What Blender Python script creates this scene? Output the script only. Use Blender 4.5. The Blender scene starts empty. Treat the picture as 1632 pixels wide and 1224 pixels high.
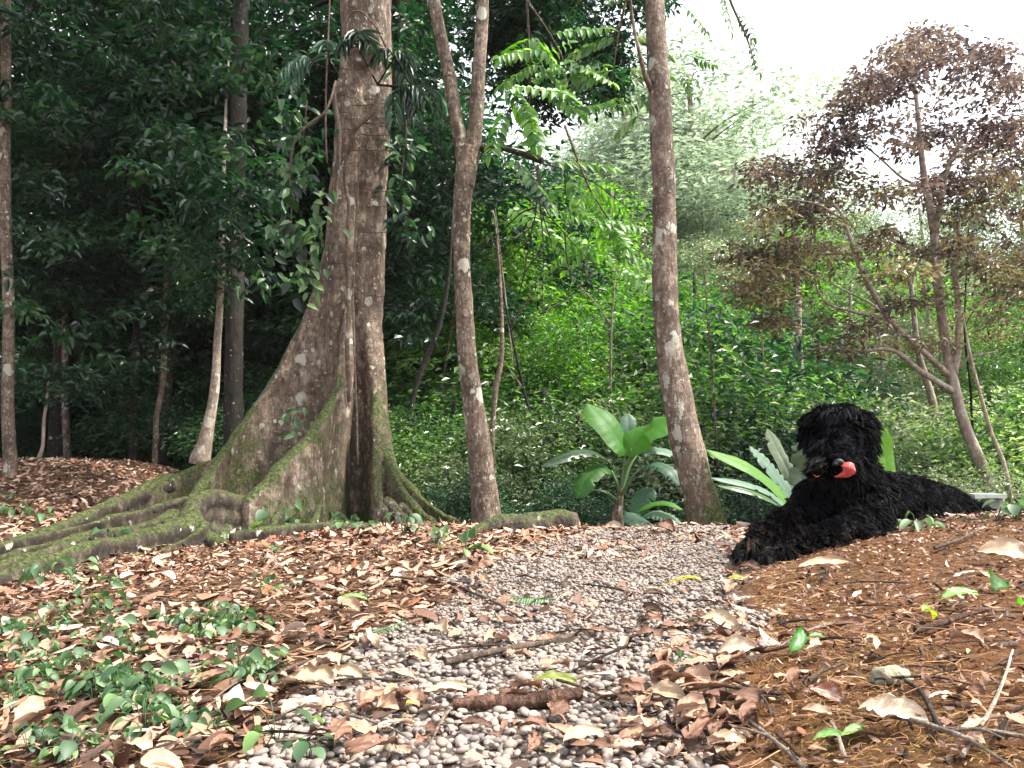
import bpy, math, random
import numpy as np
from mathutils import Vector, noise as mnoise

R = math.radians
SC = bpy.context.scene
COL = SC.collection

# ------------------------------------------------------------------ camera
PITCH = R(5.0)
FPX = 1281.0                                   # focal length in pixels of the 1632-wide photograph
CAMZ = 0.50                                    # eye height above the gravel datum
cam_d = bpy.data.cameras.new('camera')
cam_d.lens = 36 * FPX / 1632
cam_d.clip_start = 0.05
cam_d.clip_end = 2000
cam = bpy.data.objects.new('camera', cam_d)
COL.objects.link(cam)
cam.location = (0, 0, CAMZ)
cam.rotation_euler = (R(90) + PITCH, 0, 0)
SC.camera = cam

# ------------------------------------------------------------------ world, sun, exposure
SUN_EL, SUN_AZ = 58.0, 96.0                    # azimuth clockwise from +Y (forward): from the right, slightly in front
wd = bpy.data.worlds.new('World')
SC.world = wd
wd.use_nodes = True
nt = wd.node_tree
nt.nodes.clear()
o_ = nt.nodes.new('ShaderNodeOutputWorld')
b_ = nt.nodes.new('ShaderNodeBackground')
s_ = nt.nodes.new('ShaderNodeTexSky')
s_.sky_type = 'NISHITA'
s_.sun_disc = False
s_.sun_elevation = R(SUN_EL)
s_.sun_rotation = R(SUN_AZ)
s_.air_density = 1.0
s_.dust_density = 4.0
s_.ozone_density = 1.0
h_ = nt.nodes.new('ShaderNodeHueSaturation')   # thin white overcast: the sky keeps its brightness, loses its blue
h_.inputs['Saturation'].default_value = 0.22
h_.inputs['Value'].default_value = 1.25
nt.links.new(s_.outputs[0], h_.inputs['Color'])
nt.links.new(h_.outputs[0], b_.inputs['Color'])
b_.inputs['Strength'].default_value = 0.15
nt.links.new(b_.outputs[0], o_.inputs['Surface'])

sun_d = bpy.data.lights.new('sun', 'SUN')
sun_d.energy = 3.4
sun_d.angle = R(6)
sun_d.color = (1.0, 0.92, 0.79)
sun = bpy.data.objects.new('sun', sun_d)
COL.objects.link(sun)
_sd = Vector((math.sin(R(SUN_AZ)) * math.cos(R(SUN_EL)), math.cos(R(SUN_AZ)) * math.cos(R(SUN_EL)), math.sin(R(SUN_EL))))
sun.rotation_euler = _sd.to_track_quat('Z', 'Y').to_euler()

vs = SC.view_settings
vs.view_transform = 'Standard'
vs.look = 'None'
vs.exposure = 1.52
vs.gamma = 1.0
SC.cycles.max_bounces = 7
SC.cycles.diffuse_bounces = 4
SC.cycles.transmission_bounces = 3
SC.cycles.volume_bounces = 1

# ------------------------------------------------------------------ pixel -> point
CP, SP = math.cos(PITCH), math.sin(PITCH)
def ray(px, py):
    r = (px - 816) / FPX
    u = (612 - py) / FPX
    return np.array([r, CP - u * SP, SP + u * CP])
def at(px, py, d):
    """the point seen at photo pixel (px,py) whose forward distance is d metres"""
    v = ray(px, py)
    return np.array([0, 0, CAMZ]) + v * (d / v[1])
def m_per_px(d):
    return d / FPX

# ------------------------------------------------------------------ terrain
_ctl = [  # px, py, distance  (points where the photo shows the ground)
    (0, 1224, 1.30), (-500, 1224, 1.35), (400, 1224, 1.12), (816, 1224, 1.10), (1100, 1224, 1.08), (1250, 1224, 1.00), (1632, 1224, .86), (2000, 1200, .86),
    (0, 1060, 1.95), (400, 1050, 1.80), (816, 1000, 2.0), (1150, 1000, 1.90), (1250, 1000, 1.80), (1400, 1000, 1.62), (1632, 1000, 1.45), (2000, 960, 1.5),
    (-300, 985, 2.6), (0, 944, 3.40), (70, 922, 3.65), (150, 899, 3.95), (240, 886, 4.3), (350, 875, 4.7), (450, 860, 5.1), (30, 908, 4.2), (160, 880, 4.7), (-120, 950, 3.8), (300, 908, 3.6), (-100, 905, 4.6), (60, 872, 4.9), (170, 850, 5.3), (600, 880, 3.6), (816, 900, 3.05), (1100, 890, 3.0), (1215, 897, 2.72), (1300, 872, 2.75), (1400, 900, 2.35), (1400, 850, 2.95), (1632, 900, 2.1), (1632, 822, 3.15), (1500, 828, 3.2), (1900, 820, 3.3),
    (816, 858, 4.2), (950, 848, 4.3), (1100, 845, 4.2), (1180, 850, 3.9),
    (290, 850, 5.4), (600, 842, 6.0), (560, 838, 7.0), (740, 842, 5.6),
    (0, 846, 5.9), (0, 782, 7.8), (150, 790, 7.6), (0, 736, 10.2), (150, 735, 10.4), (255, 744, 10.6), (-400, 735, 10.0), (-800, 735, 10.0), (330, 790, 8.6),
]
_cx = [at(*c) for c in _ctl]
_ex = [  # x, y, z off the visible ground
    (0, -4, .02), (-6, -4, -.1), (6, -4, .1), (0, -.5, .03), (-2, -.5, .0), (2, -.5, .14), (3.2, 1, .2), (4.5, 2.5, .2),
    (.6, 5.8, -.14), (1.6, 6.2, -.2), (3.0, 5.2, -.25), (4, 6.5, -.8), (-1.4, 9.5, -.8), (0.5, 8.5, -.9), (2.2, 9, -1.4), (5, 9, -1.6), (7, 7, -1.3), (8, 3, .1),
    (-5, 13.5, -.6), (-9, 14, -.3), (-12, 12, .4), (-12, 6, .2), (-8, 3, -.1), (-7, 0, -.1),
    (0, 14, -2.4), (5, 14, -2.6), (10, 12, -2.2), (-4, 18, -1.8), (-12, 20, -.6), (3, 20, -2.8), (10, 20, -2.6), (14, 14, -2.2),
    (-14, 28, -.8), (0, 30, -2.6), (14, 30, -2.2), (16, 5, -.6), (16, -4, 0), (-16, -4, 0),
]
_P = np.array([[p[0], p[1], p[2]] for p in _cx] + [list(e) for e in _ex], float)
def _tps(r2):
    return 0.5 * r2 * np.log(r2 + 1e-9)
def _fit(P, lam=0.02):
    n = len(P)
    K = _tps(((P[:, None, :2] - P[None, :, :2]) ** 2).sum(-1)) + lam * np.eye(n)
    A = np.zeros((n + 3, n + 3))
    A[:n, :n] = K
    A[:n, n] = 1
    A[:n, n + 1:] = P[:, :2]
    A[n:, :n] = A[:n, n:].T
    b = np.concatenate([P[:, 2], [0, 0, 0]])
    return np.linalg.solve(A, b)
_W = _fit(_P, 0.006)

def _hash_noise(x, y, s):
    """cheap smooth value noise, vectorised"""
    x = x / s + 57.3
    y = y / s + 31.7
    xi, yi = np.floor(x), np.floor(y)
    fx, fy = x - xi, y - yi
    fx = fx * fx * (3 - 2 * fx)
    fy = fy * fy * (3 - 2 * fy)
    def h(a, b):
        v = np.sin(a * 127.1 + b * 311.7) * 43758.5453
        return v - np.floor(v)
    return (h(xi, yi) * (1 - fx) + h(xi + 1, yi) * fx) * (1 - fy) + (h(xi, yi + 1) * (1 - fx) + h(xi + 1, yi + 1) * fx) * fy - 0.5

def gz(x, y):
    x = np.atleast_1d(np.asarray(x, float))
    y = np.atleast_1d(np.asarray(y, float))
    out = np.empty(len(x))
    n = len(_P)
    for s in range(0, len(x), 20000):
        X, Y = x[s:s + 20000], y[s:s + 20000]
        r2 = (X[:, None] - _P[None, :, 0]) ** 2 + (Y[:, None] - _P[None, :, 1]) ** 2
        out[s:s + 20000] = _tps(r2) @ _W[:n] + _W[n] + _W[n + 1] * X + _W[n + 2] * Y
    rr = np.sqrt(x * x + (y - 5) ** 2)
    w = np.clip((rr - 18) / 16, 0, 1)
    w = w * w * (3 - 2 * w)
    far = -2.4 + np.clip(rr - 34, 0, 400) * 0.035 + _hash_noise(x, y, 23) * 2.0
    out = out * (1 - w) + far * w
    near = np.clip(1 - rr / 30, 0, 1)
    out += (_hash_noise(x, y, .55) * .030 + _hash_noise(x, y, .19) * .016 + _hash_noise(x, y, .07) * .008) * near
    return out
def gz1(x, y):
    return float(gz([x], [y])[0])
def G(px, py, dmin=.7):
    """first hit of the pixel's ray with the ground"""
    v = ray(px, py)
    v = v / v[1]
    ds = np.concatenate([np.arange(dmin, 5, .01), np.arange(5, 14, .03)])
    z = gz(v[0] * ds, ds)
    zr = CAMZ + v[2] * ds
    k = np.nonzero(zr < z)[0]
    d = ds[k[0]] if len(k) else 4.3
    x = v[0] * d
    return np.array([x, d, gz1(x, d)])

# ------------------------------------------------------------------ mesh helpers
class MB:
    """collects shapes, builds them as ONE mesh object"""
    def __init__(s):
        s.V, s.F, s.A, s.n = [], [], [], 0
    def add(s, V, F, rnd=0.5):
        V = np.asarray(V, float)
        s.V.append(V)
        if not isinstance(F, list):
            F = [F]
        for f in F:
            s.F.append(np.asarray(f, np.int64) + s.n)
        s.A.append(np.broadcast_to(np.asarray(rnd, float), (len(V),)).copy())
        s.n += len(V)
        return s
    def mesh(s, name, smooth=True):
        V = np.concatenate(s.V).astype(np.float32)
        me = bpy.data.meshes.new(name)
        me.vertices.add(len(V))
        me.vertices.foreach_set('co', V.ravel())
        loops = np.concatenate([f.ravel() for f in s.F]).astype(np.int32)
        tot = np.concatenate([np.full(len(f), f.shape[1]) for f in s.F])
        st = np.concatenate([[0], np.cumsum(tot)[:-1]]).astype(np.int32)
        me.loops.add(len(loops))
        me.loops.foreach_set('vertex_index', loops)
        me.polygons.add(len(tot))
        me.polygons.foreach_set('loop_start', st)
        me.polygons.foreach_set('use_smooth', np.full(len(tot), smooth))
        a = me.attributes.new('rnd', 'FLOAT', 'POINT')
        a.data.foreach_set('value', np.concatenate(s.A).astype(np.float32))
        me.update(calc_edges=True)
        me.validate()
        return me
    def obj(s, name, mat, parent=None, smooth=True):
        me = s.mesh(name, smooth)
        me.materials.append(mat)
        return link(name, me, parent)

def link(name, me, parent=None):
    o = bpy.data.objects.new(name, me)
    COL.objects.link(o)
    if parent is not None:
        o.parent = parent
        o.location = -parent.location if me is not None and parent.get('_world') else (0, 0, 0)
    return o
def tag(o, label, cat, group=None, kind=None):
    if label: o['label'] = label
    if cat: o['category'] = cat
    if group: o['group'] = group
    if kind: o['kind'] = kind
    return o
def thing(name, label, cat, loc=(0, 0, 0), group=None):
    o = bpy.data.objects.new(name, None)
    o.empty_display_size = .1
    COL.objects.link(o)
    o.location = loc
    return tag(o, label, cat, group)
def wpart(name, mb, mat, root, smooth=True):
    """a part modelled in world coordinates under a thing whose Empty stands elsewhere"""
    L = np.array(root.location)
    mb.V = [v - L for v in mb.V]
    me = mb.mesh(name, smooth)
    me.materials.append(mat)
    o = bpy.data.objects.new(name, me)
    COL.objects.link(o)
    o.parent = root
    return o
def copy_tree(root, loc, rz, sc, label=None, group=None, name=None):
    r = root.copy()
    COL.objects.link(r)
    r.location = loc
    r.rotation_euler = (0, 0, rz)
    r.scale = sc if hasattr(sc, '__len__') else (sc, sc, sc)
    if name: r.name = name
    if label: r['label'] = label
    if group: r['group'] = group
    for ch in list(root.children):
        c = ch.copy()
        COL.objects.link(c)
        c.parent = r
    return r

def unit(v):
    v = np.asarray(v, float)
    return v / (np.linalg.norm(v, axis=-1, keepdims=True) + 1e-12)
def smooth_path(P, rad, k=4):
    """Catmull-Rom through the points"""
    P = np.asarray(P, float)
    rad = np.asarray(rad, float)
    Q = np.concatenate([P, rad[:, None]], 1)
    Q = np.concatenate([[2 * Q[0] - Q[1]], Q, [2 * Q[-1] - Q[-2]]])
    out = []
    for i in range(1, len(Q) - 2):
        for j in range(k):
            t = j / k
            a, b, c, d = Q[i - 1], Q[i], Q[i + 1], Q[i + 2]
            out.append(.5 * ((2 * b) + (c - a) * t + (2 * a - 5 * b + 4 * c - d) * t * t + (3 * b - a - 3 * c + d) * t ** 3))
    out.append(Q[-2])
    out = np.array(out)
    return out[:, :3], np.maximum(out[:, 3], 1e-4)
def tube(P, rad, sides=8, cap=True, jit=0, seed=0):
    P = np.asarray(P, float)
    n = len(P)
    rad = np.broadcast_to(np.asarray(rad, float), (n,))
    T = unit(np.gradient(P, axis=0))
    ref = np.array([0, 0, 1.]) if abs(T[0][2]) < .9 else np.array([1., 0, 0])
    u = unit(np.cross(T[0], ref))
    U = np.zeros((n, 3))
    for i in range(n):
        u = unit(u - T[i] * np.dot(u, T[i]))
        U[i] = u
    W = np.cross(T, U)
    a = np.linspace(0, 2 * np.pi, sides, endpoint=False)
    rr = np.repeat(rad[:, None], sides, 1)
    if jit:
        g = np.random.default_rng(seed)
        rr = rr * (1 + jit * (g.random((n, sides)) - .5))
    V = P[:, None, :] + rr[..., None] * (np.cos(a)[None, :, None] * U[:, None, :] + np.sin(a)[None, :, None] * W[:, None, :])
    V = V.reshape(-1, 3)
    i = np.arange(n - 1)[:, None] * sides
    j = np.arange(sides)[None, :]
    j2 = (j + 1) % sides
    F = np.stack([i + j, i + j2, i + sides + j2, i + sides + j], -1).reshape(-1, 4)
    Fs = [F]
    if cap:
        V = np.concatenate([V, [P[0]], [P[-1]]])
        c0, c1 = n * sides, n * sides + 1
        jj = np.arange(sides)
        Fs.append(np.concatenate([np.stack([(jj + 1) % sides, jj, np.full(sides, c0)], 1),
                                  np.stack([(n - 1) * sides + jj, (n - 1) * sides + (jj + 1) % sides, np.full(sides, c1)], 1)]))
    return V, Fs

# leaf templates: x along, y across, z lift
def leaf_template(kind):
    if kind == 4:
        V = np.array([[0, 0, 0], [.42, .5, .10], [1, 0, -.12], [.42, -.5, .10]])
        F = np.array([[0, 2, 1], [0, 3, 2]])
        return V, F
    xs = np.array([0, .22, .55, .82, 1.0]) if kind == 8 else np.linspace(0, 1, 9)
    w = np.sin(np.pi * np.clip(xs, 0, 1) ** .8) ** .62 * .5
    z = -.28 * xs ** 2
    V, F = [], []
    for i, x in enumerate(xs):
        V += [[x, w[i], z[i] + w[i] * .28], [x, 0, z[i]], [x, -w[i], z[i] + w[i] * .28]]
    for i in range(len(xs) - 1):
        a = i * 3
        F += [[a, a + 1, a + 4, a + 3], [a + 1, a + 2, a + 5, a + 4]]
    return np.array(V), np.array(F)
def leaves(mb, pos, dirv, nrm, L, Wd, rnd, kind=4, bend=None):
    TV, TF = leaf_template(kind)
    N = len(pos)
    d = unit(dirv)
    s = unit(np.cross(nrm, d))
    n = np.cross(d, s)
    L = np.broadcast_to(L, (N,))
    Wd = np.broadcast_to(Wd, (N,))
    zz = TV[None, :, 2].repeat(N, 0)
    if bend is not None:
        zz = zz * bend[:, None]
    V = pos[:, None, :] + (L[:, None] * TV[None, :, 0])[..., None] * d[:, None, :] + (Wd[:, None] * TV[None, :, 1])[..., None] * s[:, None, :] \
        + (L[:, None] * zz)[..., None] * n[:, None, :]
    F = (TF[None] + (np.arange(N) * len(TV))[:, None, None]).reshape(-1, TF.shape[1])
    mb.add(V.reshape(-1, 3), F, np.repeat(rnd, len(TV)))

# ------------------------------------------------------------------ materials
class NT:
    def __init__(s, name):
        s.m = bpy.data.materials.new(name)
        s.m.use_nodes = True
        s.t = s.m.node_tree
        s.t.nodes.clear()
        s.out = s.t.nodes.new('ShaderNodeOutputMaterial')
    def n(s, typ, **kw):
        nd = s.t.nodes.new(typ)
        for k, v in kw.items():
            if k in nd.inputs.keys() if isinstance(k, str) else False:
                pass
            setattr(nd, k, v)
        return nd
    def set(s, nd, **kw):
        for k, v in kw.items():
            nd.inputs[k.replace('_', ' ')].default_value = v
        return nd
    def l(s, a, b):
        s.t.links.new(a, b)
    def coord(s, scale=(1, 1, 1), which='Object'):
        c = s.n('ShaderNodeTexCoord')
        mp = s.n('ShaderNodeMapping')
        mp.inputs['Scale'].default_value = scale
        s.l(c.outputs[which], mp.inputs['Vector'])
        return mp.outputs[0]
    def noise(s, vec, scale, detail=3, rough=.55):
        nd = s.n('ShaderNodeTexNoise')
        nd.inputs['Scale'].default_value = scale
        nd.inputs['Detail'].default_value = detail
        nd.inputs['Roughness'].default_value = rough
        if vec is not None: s.l(vec, nd.inputs['Vector'])
        return nd.outputs['Fac']
    def ramp(s, fac, stops):
        nd = s.n('ShaderNodeValToRGB')
        e = nd.color_ramp.elements
        while len(e) < len(stops): e.new(.5)
        for i, (p, c) in enumerate(stops):
            e[i].position = p
            e[i].color = (*c, 1) if not np.isscalar(c) else (c, c, c, 1)
        s.l(fac, nd.inputs['Fac'])
        return nd.outputs['Color']
    def mix(s, fac, a, b):
        nd = s.n('ShaderNodeMix', data_type='RGBA')
        if np.isscalar(fac): nd.inputs[0].default_value = fac
        else: s.l(fac, nd.inputs[0])
        for i, v in ((6, a), (7, b)):
            if isinstance(v, tuple): nd.inputs[i].default_value = (*v, 1)
            else: s.l(v, nd.inputs[i])
        return nd.outputs[2]
    def math(s, op, a, b=0.0, c=None):
        nd = s.n('ShaderNodeMath', operation=op)
        for i, v in enumerate((a, b) if c is None else (a, b, c)):
            if np.isscalar(v): nd.inputs[i].default_value = v
            else: s.l(v, nd.inputs[i])
        return nd.outputs[0]
    def attr(s, name='rnd'):
        return s.n('ShaderNodeAttribute', attribute_name=name).outputs['Fac']
    def bump(s, h, strength=.5, dist=.01):
        nd = s.n('ShaderNodeBump')
        nd.inputs['Strength'].default_value = strength
        nd.inputs['Distance'].default_value = dist
        s.l(h, nd.inputs['Height'])
        return nd.outputs[0]
    def princ(s, color, rough=.6, spec=.4, normal=None):
        p = s.n('ShaderNodeBsdfPrincipled')
        if isinstance(color, tuple): p.inputs['Base Color'].default_value = (*color, 1)
        else: s.l(color, p.inputs['Base Color'])
        if np.isscalar(rough): p.inputs['Roughness'].default_value = rough
        else: s.l(rough, p.inputs['Roughness'])
        p.inputs['Specular IOR Level'].default_value = spec
        if normal is not None: s.l(normal, p.inputs['Normal'])
        return p
    def done(s, sh):
        s.l(sh, s.out.inputs['Surface'])
        return s.m

def leaf_mat(name, cols, trans=.35, tcol=None, rough=.38, spec=.5, vein=False):
    """cols: dark..light along the per-leaf random value; part of the light passes through"""
    t = NT(name)
    f = t.attr()
    oi = t.n('ShaderNodeObjectInfo').outputs['Random']
    f2 = t.math('ADD', f, t.math('MULTIPLY', t.math('SUBTRACT', oi, .5), .36))
    k = len(cols)
    c = t.ramp(f2, [(i / (k - 1), cc) for i, cc in enumerate(cols)])
    nz = t.noise(t.coord(), 30 if not vein else 60, 2)
    c = t.mix(t.math('MULTIPLY', nz, .35), c, t.mix(.5, c, (.02, .03, .01)))
    p = t.princ(c, rough, spec)
    tr = t.n('ShaderNodeBsdfTranslucent')
    hs = t.n('ShaderNodeHueSaturation')
    hs.inputs['Saturation'].default_value = 1.25
    hs.inputs['Value'].default_value = 2.2
    hs.inputs['Hue'].default_value = .485
    t.l(c, hs.inputs['Color'])
    t.l(hs.outputs[0], tr.inputs['Color'])
    mx = t.n('ShaderNodeMixShader')
    mx.inputs[0].default_value = trans
    t.l(p.outputs[0], mx.inputs[1])
    t.l(tr.outputs[0], mx.inputs[2])
    return t.done(mx.outputs[0])

def bark_mat(name, base, dark, light, moss=.0, lichen=.5, moss_h=(0., 1.6), up=.75, blot=0.0, lic=(.55, .54, .46), scale=1.0):
    t = NT(name)
    co = t.coord((scale, scale, scale * .55))
    big = t.noise(co, 4, 4)
    fine = t.noise(co, 38, 5, .7)
    streak = t.noise(t.coord((scale * 9, scale * 9, scale * .9)), 3, 5, .65)
    rings = t.noise(t.coord((scale * 1.5, scale * 1.5, scale * 9)), 1.6, 5, .7)
    mott = t.noise(co, 13, 5, .75)
    c = t.ramp(big, [(.25, dark), (.5, base), (.75, light)])
    c = t.mix(t.math('MULTIPLY', t.ramp(streak, [(.35, 1.0), (.62, 0.0)]), .55), c, dark)
    c = t.mix(t.math('MULTIPLY', t.ramp(rings, [(.40, 1.0), (.50, 0.0)]), .45), c, dark)
    c = t.mix(t.math('MULTIPLY', t.ramp(mott, [(.52, 0.0), (.60, 1.0)]), .55), c, tuple(v * 1.25 for v in light))
    c = t.mix(t.math('MULTIPLY', t.ramp(mott, [(.36, 1.0), (.44, 0.0)]), .6), c, dark)
    c = t.mix(t.math('MULTIPLY', t.ramp(fine, [(.38, 1.0), (.56, 0.0)]), .6), c, dark)
    # lichen patches
    wob = t.noise(co, 14, 3)
    def spots(sc_, thr, seed):
        v = t.n('ShaderNodeTexVoronoi')
        v.inputs['Scale'].default_value = sc_
        add = t.n('ShaderNodeVectorMath', operation='ADD')
        add.inputs[1].default_value = (seed, seed * .7, 0)
        t.l(t.coord((1, 1, .8)), add.inputs[0])
        mul = t.n('ShaderNodeVectorMath', operation='ADD')
        cs = t.n('ShaderNodeCombineXYZ')
        t.l(t.math('MULTIPLY', wob, .12), cs.inputs[0])
        t.l(t.math('MULTIPLY', fine, .05), cs.inputs[2])
        t.l(add.outputs[0], mul.inputs[0])
        t.l(cs.outputs[0], mul.inputs[1])
        t.l(mul.outputs[0], v.inputs['Vector'])
        sep = t.n('ShaderNodeSeparateColor')
        t.l(v.outputs['Color'], sep.inputs[0])
        r = t.math('MULTIPLY', t.math('GREATER_THAN', sep.outputs[0], 1 - lichen), t.math('MULTIPLY', sep.outputs[1], thr))
        return t.math('GREATER_THAN', t.math('SUBTRACT', r, v.outputs['Distance']), 0.0)
    s1 = spots(7.0, .42, 3.1)
    s2 = spots(19.0, .45, 8.3)
    s3 = t.math('MULTIPLY', spots(40.0, .36, 5.7), .8)
    m = t.math('MAXIMUM', t.math('MAXIMUM', s1, s2), s3)
    if blot: m = t.math('MAXIMUM', m, t.math('MULTIPLY', t.math('GREATER_THAN', t.noise(t.coord((1, 1, .6)), 7.5, 6, .62), blot), .9))
    clus = t.n('ShaderNodeMapRange')
    clus.inputs['From Min'].default_value = .38
    clus.inputs['From Max'].default_value = .50
    t.l(t.noise(t.coord((1.1, 1.1, .8)), 2.6, 4, .7), clus.inputs['Value'])
    m = t.math('MULTIPLY', m, clus.outputs[0])
    lc = t.mix(t.noise(co, 60, 3), lic, tuple(v * .6 for v in lic))
    c = t.mix(t.math('MULTIPLY', m, .82), c, lc)
    if moss > 0:
        g = t.n('ShaderNodeNewGeometry')
        sn = t.n('ShaderNodeSeparateXYZ')
        t.l(g.outputs['Normal'], sn.inputs[0])
        sp = t.n('ShaderNodeSeparateXYZ')
        t.l(g.outputs['Position'], sp.inputs[0])
        hz = t.n('ShaderNodeMapRange')
        hz.inputs['From Min'].default_value = moss_h[0]
        hz.inputs['From Max'].default_value = moss_h[1]
        hz.inputs['To Min'].default_value = 1
        hz.inputs['To Max'].default_value = 0
        t.l(sp.outputs[2], hz.inputs['Value'])
        mn = t.noise(t.coord((1, 1, 1)), 5, 5, .65)
        v = t.math('ADD', t.math('MULTIPLY', sn.outputs[2], up), t.math('MULTIPLY', mn, 1.6))
        v = t.math('ADD', v, t.math('MULTIPLY', hz.outputs[0], moss))
        mask = t.ramp(v, [(.98, 0.0), (1.0, 1.0)])
        nd = t.n('ShaderNodeMapRange')
        nd.inputs['From Min'].default_value = 1.34
        nd.inputs['From Max'].default_value = 1.75
        t.l(v, nd.inputs['Value'])
        mask = nd.outputs[0]
        mc = t.ramp(t.noise(t.coord(), 55, 4), [(.34, (.012, .018, .006)), (.5, (.038, .050, .014)), (.7, (.105, .12, .032))])
        c = t.mix(mask, c, mc)
    hgt = t.math('ADD', t.math('MULTIPLY', streak, .6), t.math('ADD', t.math('MULTIPLY', fine, .6), t.math('ADD', t.math('MULTIPLY', rings, .4), t.math('MULTIPLY', mott, 1.2))))
    hgt = t.math('ADD', hgt, t.math('MULTIPLY', m, .25))
    p = t.princ(c, .82, .25, t.bump(hgt, .9, .018))
    return t.done(p.outputs[0])

def plain_mat(name, stops, rough=.7, spec=.3, nscale=30, bump=.4, bd=.004, which='rnd'):
    t = NT(name)
    f = t.attr()
    c = t.ramp(f, stops)
    nz = t.noise(t.coord(), nscale, 4, .65)
    c = t.mix(t.math('MULTIPLY', t.ramp(nz, [(.35, 1.0), (.6, 0.0)]), .5), c, t.mix(.55, c, (.03, .022, .015)))
    p = t.princ(c, rough, spec, t.bump(nz, bump, bd))
    return t.done(p.outputs[0])

M = {}  # forest leaf ramps: darkest stops paint shaded gaps, lightest paint sky glints
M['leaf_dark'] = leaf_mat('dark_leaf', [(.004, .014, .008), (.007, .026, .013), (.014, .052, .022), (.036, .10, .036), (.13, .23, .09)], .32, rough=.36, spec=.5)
M['leaf_mid'] = leaf_mat('mid_leaf', [(.012, .036, .012), (.034, .088, .026), (.078, .165, .045), (.145, .25, .075), (.30, .38, .19)], .48, rough=.33, spec=.7)
M['leaf_bright'] = leaf_mat('bright_leaf', [(.022, .07, .018), (.055, .155, .03), (.11, .25, .055), (.15, .30, .08), (.25, .40, .15)], .5, rough=.42)
M['leaf_haze'] = leaf_mat('hazed_leaf', [(.15, .20, .14), (.20, .26, .18), (.27, .33, .24), (.38, .43, .34)], .45, rough=.5)  # distance haze painted into the leaf colour of far trees
M['leaf_olive'] = leaf_mat('olive_leaf', [(.025, .045, .022), (.06, .095, .045), (.12, .165, .08), (.20, .24, .14), (.36, .38, .28)], .42, rough=.3, spec=.8)
M['leaf_purple'] = leaf_mat('bronze_leaf', [(.032, .024, .022), (.070, .052, .038), (.105, .090, .048), (.15, .155, .075), (.44, .42, .32)], .45, rough=.33, spec=.7)
M['leaf_bronze'] = M['leaf_purple']
M['leaf_purple'] = leaf_mat('purple_leaf', [(.030, .021, .024), (.064, .045, .042), (.105, .080, .060), (.18, .15, .11), (.42, .38, .31)], .42, rough=.33, spec=.7)
M['leaf_banana'] = leaf_mat('banana_leaf', [(.025, .085, .018), (.05, .165, .026), (.085, .22, .036), (.14, .29, .06)], .45, rough=.5, spec=.3)
M['leaf_blue'] = leaf_mat('waxy_leaf', [(.03, .075, .045), (.06, .125, .08), (.10, .18, .125), (.17, .25, .19)], .32, rough=.5, spec=.35)
M['leaf_weed'] = leaf_mat('weed_leaf', [(.025, .07, .030), (.055, .12, .050), (.09, .165, .075), (.14, .25, .08)], .3, rough=.5)
M['bark_big'] = bark_mat('buttress_bark', (.185, .132, .098), (.035, .024, .018), (.33, .265, .21), moss=.80, lichen=.33, moss_h=(-.1, 2.6))
M['bark_root'] = bark_mat('mossy_shaded_bark', (.046, .037, .026), (.013, .010, .008), (.11, .09, .062), moss=.30, lichen=.10, moss_h=(-.4, 1.6), up=.85)  # darker than the trunk bark: shade around the roots put into the colour
M['bark_slim'] = bark_mat('slim_bark', (.19, .138, .105), (.045, .031, .024), (.34, .265, .21), moss=.40, lichen=.42, moss_h=(-.4, 1.3), scale=1.8)
M['bark_right'] = bark_mat('blotched_bark', (.19, .142, .11), (.055, .038, .029), (.31, .245, .195), moss=1.5, blot=.61, lichen=.40, moss_h=(-.45, .75), scale=1.5)
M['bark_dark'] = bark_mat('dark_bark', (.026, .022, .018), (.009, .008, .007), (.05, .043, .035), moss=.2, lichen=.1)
M['bark_black'] = bark_mat('black_twig_bark', (.045, .034, .026), (.012, .009, .008), (.09, .07, .055), lichen=.03, scale=3)
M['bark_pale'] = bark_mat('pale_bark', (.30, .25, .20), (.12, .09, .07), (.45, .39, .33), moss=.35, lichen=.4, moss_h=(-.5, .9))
M['bark_twig'] = bark_mat('twig_bark', (.14, .10, .075), (.05, .035, .026), (.24, .18, .14), lichen=.15, scale=3)
M['bark_pinkish'] = bark_mat('smooth_pink_bark', (.36, .29, .245), (.19, .145, .115), (.50, .43, .38), moss=.15, lichen=.2, moss_h=(-2, 0))
DRY = [(0, (.035, .020, .015)), (.2, (.085, .043, .029)), (.38, (.17, .085, .055)), (.52, (.29, .165, .108)), (.66, (.41, .26, .18)), (.80, (.53, .385, .28)), (.93, (.47, .33, .29)), (1, (.28, .10, .05))]
M['litter'] = plain_mat('dry_leaf_litter', DRY, .62, .3, 90, .5, .002)
M['stone'] = plain_mat('pebble_stone', [(0, (.11, .10, .10)), (.25, (.185, .16, .15)), (.5, (.24, .20, .175)), (.7, (.29, .235, .20)), (.88, (.35, .30, .255)), (1, (.50, .46, .40))], .7, .3, 120, .3, .001)
M['moss'] = plain_mat('moss_strands', [(0, (.11, .055, .022)), (.4, (.22, .125, .045)), (.75, (.34, .215, .075)), (1, (.32, .27, .09))], .8, .2)
M['fibre'] = plain_mat('root_fibres', [(0, (.07, .032, .018)), (.5, (.21, .105, .052)), (1, (.42, .25, .14))], .8, .2)

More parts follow.
